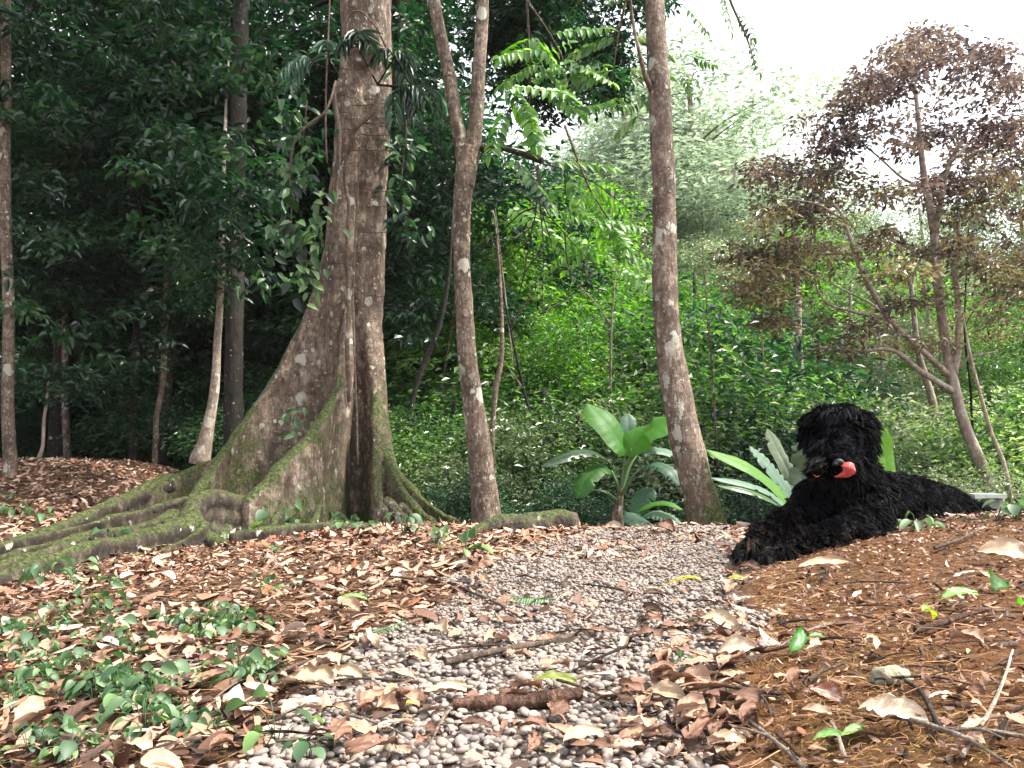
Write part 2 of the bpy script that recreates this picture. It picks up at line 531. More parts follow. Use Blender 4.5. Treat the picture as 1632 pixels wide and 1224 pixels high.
def ground_mat():
    t = NT('forest_soil')
    co = t.coord(which='Object')
    n1 = t.noise(co, 3, 5)
    n2 = t.noise(co, 45, 6, .7)
    n3 = t.noise(co, 180, 4, .7)
    c = t.ramp(n2, [(.3, (.045, .028, .018)), (.5, (.12, .072, .043)), (.7, (.22, .135, .08))])
    bank = t.ramp(n2, [(.3, (.07, .031, .014)), (.5, (.175, .082, .037)), (.68, (.30, .155, .072))])
    c = t.mix(t.attr('bank'), c, bank)
    grav = t.ramp(n3, [(.35, (.12, .092, .072)), (.6, (.24, .19, .155))])
    c = t.mix(t.attr('gravel'), c, grav)
    c = t.mix(t.math('MULTIPLY', t.ramp(n1, [(.5, 0.0), (.7, 1.0)]), .3), c, (.07, .06, .025))
    p = t.princ(c, .95, .1, t.bump(t.math('ADD', n2, n3), 1.0, .02))
    return t.done(p.outputs[0])
M['ground'] = ground_mat()

# ------------------------------------------------------------------ ground sheet
GRAVEL = np.array([G(*p)[:2] for p in [(380, 1224), (430, 1150), (520, 1075), (600, 1000), (720, 930), (850, 868), (940, 850), (1180, 850), (1195, 900), (1195, 960), (1165, 1080), (1060, 1224)]])
def _extend(poly):
    a, b = poly[0].copy(), poly[-1].copy()
    poly = np.vstack([poly[:7], [[poly[6][0] + .05, 5.3], [poly[7][0] + .15, 5.3]], poly[7:]])
    return np.vstack([[a + np.array([-.25, -.9])], poly, [b + np.array([-.05, -.9])]])
GRAVEL = _extend(GRAVEL)
BANK = np.array([G(*p)[:2] for p in [(1120, 1224), (1195, 1090), (1215, 980), (1215, 905), (1290, 880), (1400, 858), (1500, 838), (1632, 824)]])
BANK = np.vstack([[BANK[0] + np.array([0, -.9])], BANK, [[4.5, 3.6], [4.5, -.5]]])
def inside(poly, x, y, wob=.05, seed=0):
    x = x + wob * 2 * _hash_noise(x + seed, y, .17)
    y = y + wob * 2 * _hash_noise(x, y + 9 + seed, .17)
    r = np.zeros(len(x), bool)
    n = len(poly)
    for i in range(n):
        x1, y1 = poly[i]
        x2, y2 = poly[(i + 1) % n]
        c = ((y1 > y) != (y2 > y)) & (x < (x2 - x1) * (y - y1) / (y2 - y1 + 1e-12) + x1)
        r ^= c
    return r

def axis_pts(lo_far, lo, hi, hi_far, step, grow=1.10):
    mid = list(np.arange(lo, hi, step))
    a, s, up = hi, step, []
    while a < hi_far:
        up.append(a)
        s *= grow
        a += s
    up.append(hi_far)
    a, s, dn = lo, step, []
    while a > lo_far:
        s *= grow
        a -= s
        dn.append(max(a, lo_far))
    return np.array(sorted(dn) + mid + up)
gx = axis_pts(-700, -3.2, 3.0, 700, .03)
gy = axis_pts(-300, .6, 6.0, 900, .03)
XX, YY = np.meshgrid(gx, gy)
xf, yf = XX.ravel(), YY.ravel()
zf = gz(xf, yf)
nx, ny = len(gx), len(gy)
ii = (np.arange(ny - 1)[:, None] * nx + np.arange(nx - 1)[None, :]).ravel()
gm = MB().add(np.stack([xf, yf, zf], 1), np.stack([ii, ii + 1, ii + nx + 1, ii + nx], 1))
ground = gm.obj('ground', M['ground'])
tag(ground, None, None, kind='structure')
for nm, poly in (('gravel', GRAVEL), ('bank', BANK)):
    a = ground.data.attributes.new(nm, 'FLOAT', 'POINT')
    a.data.foreach_set('value', inside(poly, xf, yf).astype(np.float32))

# ------------------------------------------------------------------ pebbles (gravel path)
def ico(sub=1):
    import bmesh
    bm = bmesh.new()
    bmesh.ops.create_icosphere(bm, subdivisions=sub, radius=1)
    V = np.array([v.co[:] for v in bm.verts])
    F = np.array([[v.index for v in f.verts] for f in bm.faces])
    bm.free()
    return V, F
IV, IF = ico(2)
g = np.random.default_rng(5)
def scatter(n, x0, x1, y0, y1, test=None, near=1.0):
    u = g.random(n)
    y = y0 + (y1 - y0) * u ** near
    x = x0 + (x1 - x0) * g.random(n)
    if test is not None:
        k = test(x, y)
        x, y = x[k], y[k]
    return x, y
px_, py_ = scatter(96000, -1.0, 1.9, .9, 5.4, lambda x, y: inside(GRAVEL, x, y, .09) & (np.abs(x) < .72 * y + .15))
N = len(px_)
sz = .0042 + .0056 * g.random(N) ** 2.0
big = g.random(N) < .03
sz[big] *= 1.5
pz = gz(px_, py_) + sz * .15 + .008 * g.random(N) * (g.random(N) < .6)
pb = MB()
rot = g.random(N) * 2 * np.pi
ct, st_ = np.cos(rot), np.sin(rot)
shp = np.stack([1.0 + .35 * g.random(N), .75 + .3 * g.random(N), .45 + .3 * g.random(N)], 1)
def pebbles(idx, IV, IF):
    lum = IV[None] * (1 + .12 * (g.random((len(idx), len(IV), 1)) - .5)) * shp[idx][:, None, :] * sz[idx][:, None, None]
    tx = (g.random((len(idx), 1)) - .5) * .7
    lz = lum[..., 2] + lum[..., 0] * tx
    X = lum[..., 0] * ct[idx][:, None] - lum[..., 1] * st_[idx][:, None] + px_[idx][:, None]
    Y = lum[..., 0] * st_[idx][:, None] + lum[..., 1] * ct[idx][:, None] + py_[idx][:, None]
    Z = lz + pz[idx][:, None]
    V = np.stack([X, Y, Z], -1).reshape(-1, 3)
    F = (IF[None] + (np.arange(len(idx)) * len(IV))[:, None, None]).reshape(-1, 3)
    c = np.clip(.48 + .16 * g.standard_normal(len(idx)), 0, 1)
    pb.add(V, F, np.repeat(c, len(IV)))
IV1, IF1 = ico(1)
nearm = py_ < 1.9
pebbles(np.nonzero(nearm)[0], IV, IF)
pebbles(np.nonzero(~nearm)[0], IV1, IF1)
tag(pb.obj('gravel', M['stone']), 'loose grey river pebbles covering the footpath', 'gravel', kind='stuff')

# ------------------------------------------------------------------ leaf litter
def normals_at(x, y, e=.03):
    z0 = gz(x, y)
    return unit(np.stack([-(gz(x + e, y) - z0) / e, -(gz(x, y + e) - z0) / e, np.ones(len(x))], 1)), z0
def litter(n, box, test, smin, smax, lift, name, label, cat, dens=None, tilt=.30, near=1.0, mat='litter', cmean=.45, kind=8):
    x, y = scatter(n, *box, test, near)
    if dens is not None:
        k = g.random(len(x)) < dens(x, y)
        x, y = x[k], y[k]
    nr, z = normals_at(x, y)
    m = len(x)
    nr = unit(nr + tilt * g.standard_normal((m, 3)) * np.array([1, 1, .3]))
    a = g.random(m) * 2 * np.pi
    d = np.stack([np.cos(a), np.sin(a), .0 * a], 1)
    d = unit(d - nr * (d * nr).sum(1)[:, None])
    L = smin + (smax - smin) * g.random(m) ** 1.6
    pos = np.stack([x, y, z + lift * g.random(m)], 1) - d * L[:, None] * .5
    mb = MB()
    leaves(mb, pos, d, nr, L, L * (.22 + .38 * g.random(m)), np.clip(cmean + .28 * g.standard_normal(m), 0, 1), kind, bend=(g.standard_normal(m) * .6))
    o = mb.obj(name, M[mat])
    return tag(o, label, cat, kind='stuff')
view = lambda x, y: (np.abs(x) < .78 * y + .6)
litter(56000, (-3.8, 2.6, .6, 5.2), lambda x, y: view(x, y) & ~inside(GRAVEL, x, y, .12) & ~inside(BANK, x, y, .08), .010, .045, .020, 'leaf_litter', 'carpet of small dry brown leaves left of the gravel path', 'leaf litter', cmean=.41)
litter(42000, (-9, 5.0, 4.6, 12.0), lambda x, y: view(x, y) & ~((x > .1) & (y < 5.2) & inside(GRAVEL, x, y, .1)), .03, .10, .03, 'leaf_litter', 'pinkish brown dead leaves on the rise under the dark trees', 'leaf litter', cmean=.56)
litter(14000, (-1.0, 1.9, .9, 5.3), lambda x, y: inside(GRAVEL, x, y, .05), .012, .06, .025, 'leaf_litter', 'sparse bits of dry leaf scattered over the pebbles', 'leaf litter',
       dens=lambda x, y: np.clip(.35 + 1.6 * _hash_noise(x, y, .45), 0.05, 1), cmean=.5)
litter(52000, (.1, 4.2, .4, 4.0), lambda x, y: inside(BANK, x, y, .03) & (x < .9 * y + 1.2), .004, .024, .010, 'bark_crumbs', 'crumbled reddish leaf bits covering the earth bank', 'leaf litter', cmean=.30, tilt=.35)

# fine fibres and moss strands on the bank
def strands(n, box, test, Lr, rad, name, mat, label, cat, up=.4, segs=4, seed=1, cm=.5):
    q = np.random.default_rng(seed)
    x, y = scatter(n, *box, test)
    m = len(x)
    z = gz(x, y)
    a = q.random(m) * 2 * np.pi
    L = Lr[0] + (Lr[1] - Lr[0]) * q.random(m) ** 2
    d = np.stack([np.cos(a), np.sin(a), up * q.random(m)], 1)
    cur = (q.random(m) - .5) * 2.2
    mb = MB()
    pts = []
    for k in range(segs):
        t = k / (segs - 1)
        ca, sa = np.cos(a + cur * t), np.sin(a + cur * t)
        xx = x + L * t * ca
        yy = y + L * t * sa
        zz = z + .003 + L * up * 4 * t * (1 - t) * .35 * q.random(m)
        pts.append(np.stack([xx, yy, zz], 1))
    P = np.stack(pts, 1)
    P[:, 1:, 2] = np.maximum(P[:, 1:, 2], (gz(P[:, 1:, 0].ravel(), P[:, 1:, 1].ravel()) + .002).reshape(m, -1))
    T = unit(np.gradient(P, axis=1))
    S = unit(np.cross(T, np.array([0, 0, 1.])))
    B = np.cross(S, T)
    taper = np.linspace(1, .35, segs)[None, :, None]
    rr = (rad * (.6 + .8 * q.random(m)))[:, None, None] * taper
    V = np.stack([P + S * rr, P + B * rr, P - S * rr], 2)      # m,segs,3,3
    V = V.reshape(m, segs * 3, 3)
    F = []
    for k in range(segs - 1):
        for j in range(2):
            F.append([k * 3 + j, k * 3 + j + 1, k * 3 + 4 + j, k * 3 + 3 + j])
    F = (np.array(F)[None] + (np.arange(m) * segs * 3)[:, None, None]).reshape(-1, 4)
    mb.add(V.reshape(-1, 3), F, np.repeat(np.clip(cm + .25 * q.standard_normal(m), 0, 1), segs * 3))
    return tag(mb.obj(name, M[mat]), label, cat, kind='stuff')
litter(9000, (-3.4, 1.2, .85, 5.4), lambda x, y: view(x, y) & ~inside(GRAVEL, x, y, .12) & ~inside(BANK, x, y, .08), .03, .09, .03, 'leaf_litter', 'scattered larger dry leaves over the fine litter left of the path', 'leaf litter', cmean=.58, tilt=.3, kind=9,
       dens=lambda x, y: np.clip(.5 + 1.4 * _hash_noise(x, y, .4), .1, 1))
strands(13000, (.1, 4.2, .4, 4.0), lambda x, y: inside(BANK, x, y, .03) & (x < .9 * y + 1.2), (.012, .07), .00055, 'root_fibres', 'fibre', 'fine dead rootlets matted over the red earth bank', 'rootlets', seed=3)
edge = lambda x, y: inside(BANK, x, y, .05) & view(x, y) & (x < .36 + .13 * y + .25 * (_hash_noise(x, y, .3) + .5)) 
strands(11000, (.1, 1.6, .75, 3.2), edge, (.008, .035), .0006, 'moss', 'moss', 'golden moss strands along the left edge of the bank', 'moss', up=1.0, seed=4)
strands(9000, (-3.4, .9, .9, 5.0), lambda x, y: view(x, y) & ~inside(GRAVEL, x, y, .1), (.03, .14), .0013, 'fine_twigs', 'fibre', 'hair thin brown twigs mixed into the leaf litter', 'twigs', seed=6, cm=.4)

# ------------------------------------------------------------------ remeshed organic bodies
def blob_chain(mb, P, rad, sides=12, k=3):
    P2, r2 = smooth_path(P, rad, k)
    V, F = tube(P2, r2, sides)
    mb.add(V, F)
    for e in (0, -1):
        mb.add(IV1 * r2[e] * .99 + P2[e], IF1)
def ball(mb, c, r):
    mb.add(IV * np.asarray(r) + np.asarray(c), IF)
def remesh(mb, name, voxel, smooth_it=4):
    me = mb.mesh(name)
    o = bpy.data.objects.new(name, me)
    COL.objects.link(o)
    m1 = o.modifiers.new('r', 'REMESH')
    m1.mode = 'VOXEL'
    m1.voxel_size = voxel
    m1.use_smooth_shade = True
    m2 = o.modifiers.new('s', 'SMOOTH')
    m2.iterations = smooth_it
    m2.factor = .5
    dg = bpy.context.evaluated_depsgraph_get()
    dg.update()
    me2 = bpy.data.meshes.new_from_object(o.evaluated_get(dg))
    bpy.data.objects.remove(o)
    bpy.data.meshes.remove(me)
    me2.name = name
    return me2
def mesh_arrays(me):
    n = len(me.vertices)
    V = np.empty(n * 3, np.float32)
    me.vertices.foreach_get('co', V)
    Nn = np.empty(n * 3, np.float32)
    me.vertices.foreach_get('normal', Nn)
    return V.reshape(-1, 3).astype(float), Nn.reshape(-1, 3).astype(float)
def roughen(me, amps):
    V, Nn = mesh_arrays(me)
    disp = np.zeros(len(V))
    for i, v in enumerate(V):
        s = 0
        for amp, fr, zs in amps:
            s += amp * mnoise.noise(Vector((v[0] * fr, v[1] * fr, v[2] * fr * zs)))
        disp[i] = s
    V += Nn * disp[:, None]
    me.vertices.foreach_set('co', V.astype(np.float32).ravel())
    me.update()
def place_mesh(me, mat, root, name):
    V, _ = mesh_arrays(me)
    V -= np.array(root.location)
    me.vertices.foreach_set('co', V.astype(np.float32).ravel())
    me.materials.clear()
    me.materials.append(mat)
    me.polygons.foreach_set('use_smooth', np.ones(len(me.polygons), bool))
    me.update()
    o = bpy.data.objects.new(name, me)
    COL.objects.link(o)
    o.parent = root
    return o

def fin(mb, ridge, thick, flare=1.0, down=.12, k=4):
    """a buttress wall: rounded ridge through the given points, sides running down to the ground"""
    P, T = smooth_path(ridge, thick, k)
    n = len(P)
    tan = unit(np.gradient(P[:, :2], axis=0) + 1e-9)
    side = np.stack([-tan[:, 1], tan[:, 0], np.zeros(n)], 1)
    g0 = gz(P[:, 0], P[:, 1]) - down
    prof = [(-1.35, 0), (-1.1, .25), (-.85, .55), (-.8, .85), (-.6, .97), (0, 1.0), (.6, .97), (.8, .85), (.85, .55), (1.1, .25), (1.35, 0)]
    V = []
    for i in range(n):
        h = max(P[i, 2] - g0[i], .03)
        for a, b in prof:
            fl = 1 + (abs(a) - 1) * flare * min(1, h / .4) if abs(a) > 1 else abs(a)
            q = P[i] + side[i] * T[i] * math.copysign(fl if abs(a) > 1 else abs(a), a)
            z = g0[i] + h * b
            if b > .8:
                z = P[i, 2] - (1 - b) * 4 * T[i]
            V.append([q[0], q[1], z])
    m = len(prof)
    F = []
    for i in range(n - 1):
        for j in range(m):
            j2 = (j + 1) % m
            F.append([i * m + j, i * m + j2, (i + 1) * m + j2, (i + 1) * m + j])
    c0 = V[0:m]
    V.append(np.mean(V[:m], 0))
    V.append(np.mean(V[(n - 1) * m:n * m], 0))
    T3 = []
    for j in range(m):
        T3.append([(j + 1) % m, j, n * m])
        T3.append([(n - 1) * m + j, (n - 1) * m + (j + 1) % m, n * m + 1])
    mb.add(np.array(V), [np.array(F), np.array(T3)])

# ------------------------------------------------------------------ the big buttressed tree
D0 = 7.0
base = at(565, 835, D0)
big = thing('buttressed_tree', 'huge tree with flared mossy buttress roots and lichen spotted trunk', 'tree', (base[0], base[1], gz1(base[0], base[1])))
mpp = m_per_px
mb = MB()
tr = [((575, 880), 50), ((572, 760), 42), ((568, 650), 42), ((562, 560), 45), ((562, 480), 50), ((566, 400), 50), ((573, 300), 47), ((580, 200), 45), ((583, 100), 43), ((585, 0), 43), ((587, -120), 42), ((590, -350), 40), ((592, -620), 37)]
# two fused stems leave the vertical groove the photo shows
blob_chain(mb, [at(p[0] - w * .36, p[1], D0 + .02) for p, w in tr], [w * .62 * mpp(D0) for p, w in tr], 20)
blob_chain(mb, [at(p[0] + w * .36, p[1], D0 + .06) for p, w in tr], [w * .64 * mpp(D0) for p, w in tr], 20)
blob_chain(mb, [at(p[0] + w * .02, p[1], D0 + .30) for p, w in tr], [w * .74 * mpp(D0) for p, w in tr], 16)
up = [x for x in tr if x[0][1] <= 150]
blob_chain(mb, [at(p[0], p[1], D0 + .03) for p, w in up], [w * .96 * mpp(D0) for p, w in up], 20)
F_left = [(548, 230, 7.1), (535, 300, 7.1), (517, 390, 7.08), (488, 490, 7.05), (452, 570, 7.0), (412, 635, 6.9), (372, 690, 6.72), (345, 730, 6.5), (325, 765, 6.2), (290, 802, 5.8), (252, 826, 5.35)]
fin(mb, [at(*p) for p in F_left], [.12, .14, .14, .12, .10, .085, .07, .06, .055, .05, .045], 1.0)
F_back = [(400, 660, 7.0), (372, 700, 6.9), (341, 724, 6.8), (300, 744, 6.6), (262, 760, 6.35), (215, 780, 6.1)]
fin(mb, [at(*p) for p in F_back], [.08, .07, .065, .06, .055, .05], 1.0)
F_mid = [(560, 440, 6.85), (554, 520, 6.78), (545, 590, 6.6), (524, 642, 6.4), (492, 690, 6.12), (452, 732, 5.85), (415, 768, 5.65), (388, 796, 5.5)]
fin(mb, [at(*p) for p in F_mid], [.045, .05, .055, .06, .065, .07, .07, .06], 1.0)
F_right = [(596, 480, 6.95), (600, 570, 6.85), (608, 650, 6.75), (620, 715, 6.6), (640, 770, 6.4), (668, 808, 6.2), (700, 834, 6.0)]
fin(mb, [at(*p) for p in F_right], [.10, .09, .075, .065, .055, .045, .035], 1.2)
F_r2 = [(612, 640, 7.1), (632, 740, 7.1), (662, 780, 6.9), (700, 812, 6.7), (735, 832, 6.5)]
fin(mb, [at(*p) for p in F_r2], [.08, .06, .045, .04, .035], 1.2)
F_c = [(596, 640, 6.7), (600, 740, 6.5), (604, 800, 6.35)]
fin(mb, [at(*p) for p in F_c], [.05, .04, .03], 1.6)
me = remesh(mb, 'trunk', .017, 5)
roughen(me, [(.030, 2.6, .5), (.016, 7, .35), (.006, 22, .6)])
place_mesh(me, M['bark_big'], big, 'trunk')
def root_part(pts, rad, flat=.85, name='root', parent=big, mat='bark_root', vox=.014):
    m = MB()
    P, r = smooth_path([at(*p) for p in pts], [a * mpp(p[2]) for a, p in zip(rad, pts)], 4)
    P[:, 2] = P[:, 2] - r * .9
    V, F = tube(P, r, 14)
    m.add(V, F)
    # a lower skirt so the root grips the ground
    g0 = gz(P[:, 0], P[:, 1])
    Q = P.copy()
    Q[:, 2] = np.maximum(g0 - .02, P[:, 2] - r * 3)
    V, F = tube(Q, r * 1.12, 12)
    m.add(V, F)
    Q2 = (P + Q) / 2
    V, F = tube(Q2, r * 1.0, 12)
    m.add(V, F)
    me = remesh(m, name, vox, 4)
    roughen(me, [(.016, 5, 1), (.008, 14, 1), (.003, 40, 1)])
    return place_mesh(me, M[mat], parent, name)
root_part([(268, 757, 6.4), (215, 780, 6.1), (170, 800, 5.6), (112, 826, 5.2), (50, 850, 4.8), (-20, 868, 4.4), (-100, 890, 4.1)], [18, 16, 14, 13, 12, 11, 11])
root_part([(258, 824, 5.3), (215, 836, 5.1), (170, 842, 4.9), (110, 862, 4.5), (50, 882, 4.2), (-10, 897, 3.9), (-90, 915, 3.6)], [10, 10, 10, 10, 10, 10, 10])
root_part([(400, 790, 5.7), (365, 786, 5.5), (330, 783, 5.35), (306, 800, 5.15), (300, 825, 5.0), (216, 850, 4.5), (135, 864, 4.1), (67, 887, 3.8), (0, 912, 3.55), (-70, 938, 3.35)], [17, 17, 16, 17, 20, 17, 16, 15, 15, 15])
root_part([(308, 808, 5.15), (314, 832, 5.0), (335, 852, 4.9), (365, 866, 4.8)], [16, 19, 15, 8])
root_part([(296, 822, 5.05), (255, 850, 4.75), (228, 872, 4.5), (210, 893, 4.3)], [14, 15, 12, 9])
root_part([(365, 850, 4.95), (410, 842, 5.05), (455, 836, 5.2), (530, 832, 5.5), (590, 834, 5.8)], [8, 10, 11, 9, 6])
root_part([(615, 790, 6.2), (640, 815, 6.0), (665, 835, 5.8), (700, 846, 5.6), (780, 850, 5.2)], [7, 6, 5, 5, 3], mat='bark_slim', vox=.008)
root_part([(200, 838, 4.9), (130, 850, 4.65), (60, 868, 4.4), (0, 884, 4.15), (-60, 900, 3.95)], [7, 7, 7, 7, 7])
root_part([(300, 790, 5.7), (240, 806, 5.5), (170, 824, 5.2), (90, 845, 4.9), (10, 862, 4.6)], [8, 8, 7, 7, 6])
root_part([(330, 830, 4.95), (300, 852, 4.7), (262, 872, 4.45), (240, 886, 4.3)], [8, 8, 7, 5])
root_part([(445, 810, 5.6), (432, 836, 5.3), (400, 856, 5.0)], [8, 7, 5])
root_part([(510, 800, 5.9), (500, 826, 5.6), (478, 848, 5.3)], [7, 6, 4])
root_part([(640, 800, 6.1), (672, 826, 5.9), (720, 842, 5.6)], [5, 4, 3], mat='bark_slim', vox=.008)
root_part([(612, 806, 6.1), (622, 834, 5.8), (640, 850, 5.6)], [5, 4, 3], mat='bark_slim', vox=.008)

# ------------------------------------------------------------------ crowns
def crown_mesh(name, centers, crad, per, leafL, seed, mat, droop=.35, flat=.45, kind=4, wfrac=.42, hang=0.0):
    """clumps of leaves: each leaf points out of its clump and droops; clumps differ in tone"""
    q = np.random.default_rng(seed)
    mb = MB()
    K = len(centers)
    cr = np.broadcast_to(crad, (K,))
    cnt = np.maximum(3, (per * (.5 + q.random(K)) * (cr / cr.mean()) ** 2).astype(int))
    idx = np.repeat(np.arange(K), cnt)
    n = len(idx)
    off = unit(q.standard_normal((n, 3))) * (q.random(n) ** .45)[:, None]
    off[:, 2] *= flat
    ctone = q.random(K)
    pos = np.asarray(centers)[idx] + off * cr[idx][:, None]
    pos[:, 2] -= (off[:, 0] ** 2 + off[:, 1] ** 2) * cr[idx] * droop
    d = off * np.array([1, 1, .6]) + .75 * q.standard_normal((n, 3)) * np.array([1, 1, .5])
    d[:, 2] -= droop + hang
    nr = np.array([0, 0, 1.]) + .65 * q.standard_normal((n, 3)) + off * .5
    L = leafL * (.6 + .8 * q.random(n))
    leaves(mb, pos, d, nr, L, L * wfrac * (.8 + .4 * q.random(n)), np.clip(.52 * ctone[idx] ** 1.2 + .50 * q.random(n) ** 1.8, 0, 1), kind)
    me = mb.mesh(name, False)
    me.materials.append(M[mat])
    return me

def tree_proto(name, H, rad, z0, nclump, per, leafL, seed, leafm, barkm, tr_r=.12, droop=.35, crs=.55, flat=.5, lean=.3, cname='crown', shell=.5, label=None, cat='tree', wfrac=.42):
    q = np.random.default_rng(seed)
    root = thing(name, label or 'tree', cat)
    # trunk
    ln = (q.random(2) - .5) * lean
    zs = np.linspace(-.6, H * .93, 9)
    tp = np.stack([ln[0] * (zs / H) ** 1.3 * H * .3 if False else ln[0] * np.clip(zs, 0, None) * .3 + .04 * H * np.sin(zs / H * 5 + q.random() * 6) * .5,
                   ln[1] * np.clip(zs, 0, None) * .3, zs], 1)
    trr = tr_r * (1 - .85 * np.clip(zs / H, 0, 1)) + .012
    trr[0] *= 1.6
    mb = MB()
    P, r = smooth_path(tp, trr, 3)
    V, F = tube(P, r, 9, jit=.12, seed=seed)
    mb.add(V, F)
    # clumps
    C = []
    while len(C) < nclump:
        v = unit(q.standard_normal(3)) * q.random() ** shell
        z = (v[2] + 1) / 2
        w = math.sin(math.pi * min(.96, z * .85 + .12)) ** .6 * (.65 + .6 * mnoise.noise(Vector((v[0] * 1.6 + seed, v[1] * 1.6, z * 3))) + .25)
        c = np.array([v[0] * rad * w, v[1] * rad * w, z0 + (H - z0) * z])
        C.append(c)
    C = np.array(C)
    # limbs reach a share of the clumps
    for i in range(0, nclump, 3):
        c = C[i]
        hz = max(.3, c[2] - .25 * np.hypot(c[0], c[1]) - .3 * q.random())
        k = min(len(P) - 1, int(np.searchsorted(P[:, 2], hz)))
        a = P[k]
        midp = (a + c) / 2 + np.array([0, 0, .12 * np.linalg.norm(c - a)]) + .08 * q.standard_normal(3)
        r0 = min(r[k] * .55, .05)
        Q, rr = smooth_path([a, midp, c], [r0, r0 * .6, .006], 4)
        V, F = tube(Q, rr, 5, cap=False)
        mb.add(V, F)
    tk = mb.obj('trunk', M[barkm], root)
    me = crown_mesh(cname, C, crs * (.6 + .8 * q.random(nclump)), per, leafL, seed + 1, leafm, droop, flat, wfrac=wfrac)
    link(cname, me, root)
    root['H'] = H
    return root

PROTO = {
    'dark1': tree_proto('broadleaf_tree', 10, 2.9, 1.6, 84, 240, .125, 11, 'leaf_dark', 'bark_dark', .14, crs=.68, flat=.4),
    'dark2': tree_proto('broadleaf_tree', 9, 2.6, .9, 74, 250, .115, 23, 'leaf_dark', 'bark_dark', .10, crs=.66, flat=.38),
    'mid1': tree_proto('broadleaf_tree', 8, 2.4, .5, 100, 400, .078, 37, 'leaf_mid', 'bark_dark', .09),
    'mid2': tree_proto('broadleaf_tree', 9, 2.6, .6, 96, 430, .076, 41, 'leaf_olive', 'bark_pale', .08),
    'busho': tree_proto('shrub', 2.6, 1.4, .0, 80, 330, .06, 87, 'leaf_olive', 'bark_dark', .03, cname='foliage', cat='shrub'),
    'bright': tree_proto('broadleaf_tree', 6, 1.9, .3, 80, 300, .085, 53, 'leaf_bright', 'bark_dark', .06),
    'pale': tree_proto('slender_tree', 12, 2.3, 3.5, 120, 240, .11, 61, 'leaf_haze', 'bark_pale', .09, crs=.7, lean=.15),
    'bush': tree_proto('shrub', 2.6, 1.3, .0, 80, 330, .062, 71, 'leaf_mid', 'bark_dark', .03, cname='foliage', cat='shrub'),
    'bushd': tree_proto('shrub', 2.6, 1.3, .0, 80, 320, .066, 83, 'leaf_dark', 'bark_dark', .03, cname='foliage', cat='shrub'),
}
_used = set()
rq = random.Random(4)
def put(kind, px, d, top_py, label, group=None, wide=1.0):
    x = at(px, 600, d)[0]
    z = gz1(x, d) - .05
    top = at(px, top_py, d)[2]
    root = PROTO[kind]
    s = max(.35, (top - z) / root['H'])
    w = s * wide
    if kind not in _used:
        _used.add(kind)
        root.location = (x, d, z)
        root.rotation_euler = (0, 0, rq.random() * 6.28)
        root.scale = (w, w, s)
        root['label'] = label
        if group: root['group'] = group
        return root
    return copy_tree(root, (x, d, z), rq.random() * 6.28, (w, w, s), label, group)

GD = 'dark trees filling the shady forest on the left'
LD = 'dense dark green tree in the shady forest left of the buttressed trunk'
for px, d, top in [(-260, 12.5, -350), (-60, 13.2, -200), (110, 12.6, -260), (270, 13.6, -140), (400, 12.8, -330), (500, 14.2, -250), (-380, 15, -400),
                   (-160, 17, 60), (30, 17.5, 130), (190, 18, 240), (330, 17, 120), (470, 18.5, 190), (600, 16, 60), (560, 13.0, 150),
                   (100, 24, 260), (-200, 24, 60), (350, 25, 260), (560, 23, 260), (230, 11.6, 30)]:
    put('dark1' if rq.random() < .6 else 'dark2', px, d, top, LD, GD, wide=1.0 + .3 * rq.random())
GU = 'dark undergrowth shrubs behind the leaf covered rise'
LU = 'dark shrub in the gloom behind the leaf covered rise on the left'
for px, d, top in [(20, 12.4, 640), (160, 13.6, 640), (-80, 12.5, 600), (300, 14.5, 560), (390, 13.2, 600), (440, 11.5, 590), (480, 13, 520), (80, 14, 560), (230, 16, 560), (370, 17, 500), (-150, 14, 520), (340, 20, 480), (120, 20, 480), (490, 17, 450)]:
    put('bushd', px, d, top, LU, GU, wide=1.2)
GC = 'green trees behind the slim forked trunk'
LC = 'leafy green tree in the thicket between the buttressed trunk and the leaning trunk'
for px, d, top, k in [(650, 12.5, 230, 'dark2'), (700, 15, 150, 'dark1'), (640, 17, 60, 'dark1'), (760, 14, 290, 'mid1'), (850, 12.5, 420, 'mid1'), (930, 15, 330, 'mid1'), (1010, 17, 380, 'mid1'), (830, 18, 270, 'mid2'), (960, 21, 250, 'mid2'),
                      (700, 20, 120, 'mid1'), (780, 24, 230, 'mid2'), (900, 27, 230, 'mid2'), (660, 26, 80, 'dark1')]:
    put(k, px, d, top, LC, GC, wide=1.15)
put('bright', 830, 13.5, 290, 'bright backlit green tree right of the slim forked trunk')
put('bright', 960, 14.5, 380, 'bright green tree crown left of the leaning trunk')
put('bright', 900, 17, 250, 'tall light green tree above the hanging dead twigs')
put('bright', 790, 12.5, 380, 'light green young tree touching the right side of the forked trunk')
put('bright', 720, 12, 420, 'bright green young tree between the big trunk and the forked trunk')
put('bright', 1040, 13, 470, 'bright green shrubby tree directly behind the left banana plant')
put('bright', 905, 11, 470, 'bright yellow green young tree behind the hanging broken branch')
put('bright', 1130, 16, 395, 'vivid green rounded tree just right of the leaning trunk')
put('bright', 1290, 19, 335, 'bright green tree showing through the left side of the bronze leaved crown')
put('bright', 1430, 22, 350, 'bright green tree far behind the fork of the bronze leaved tree')
GR = 'green trees behind the dog'
LR = 'mid green tree in the thicket behind the black dog'
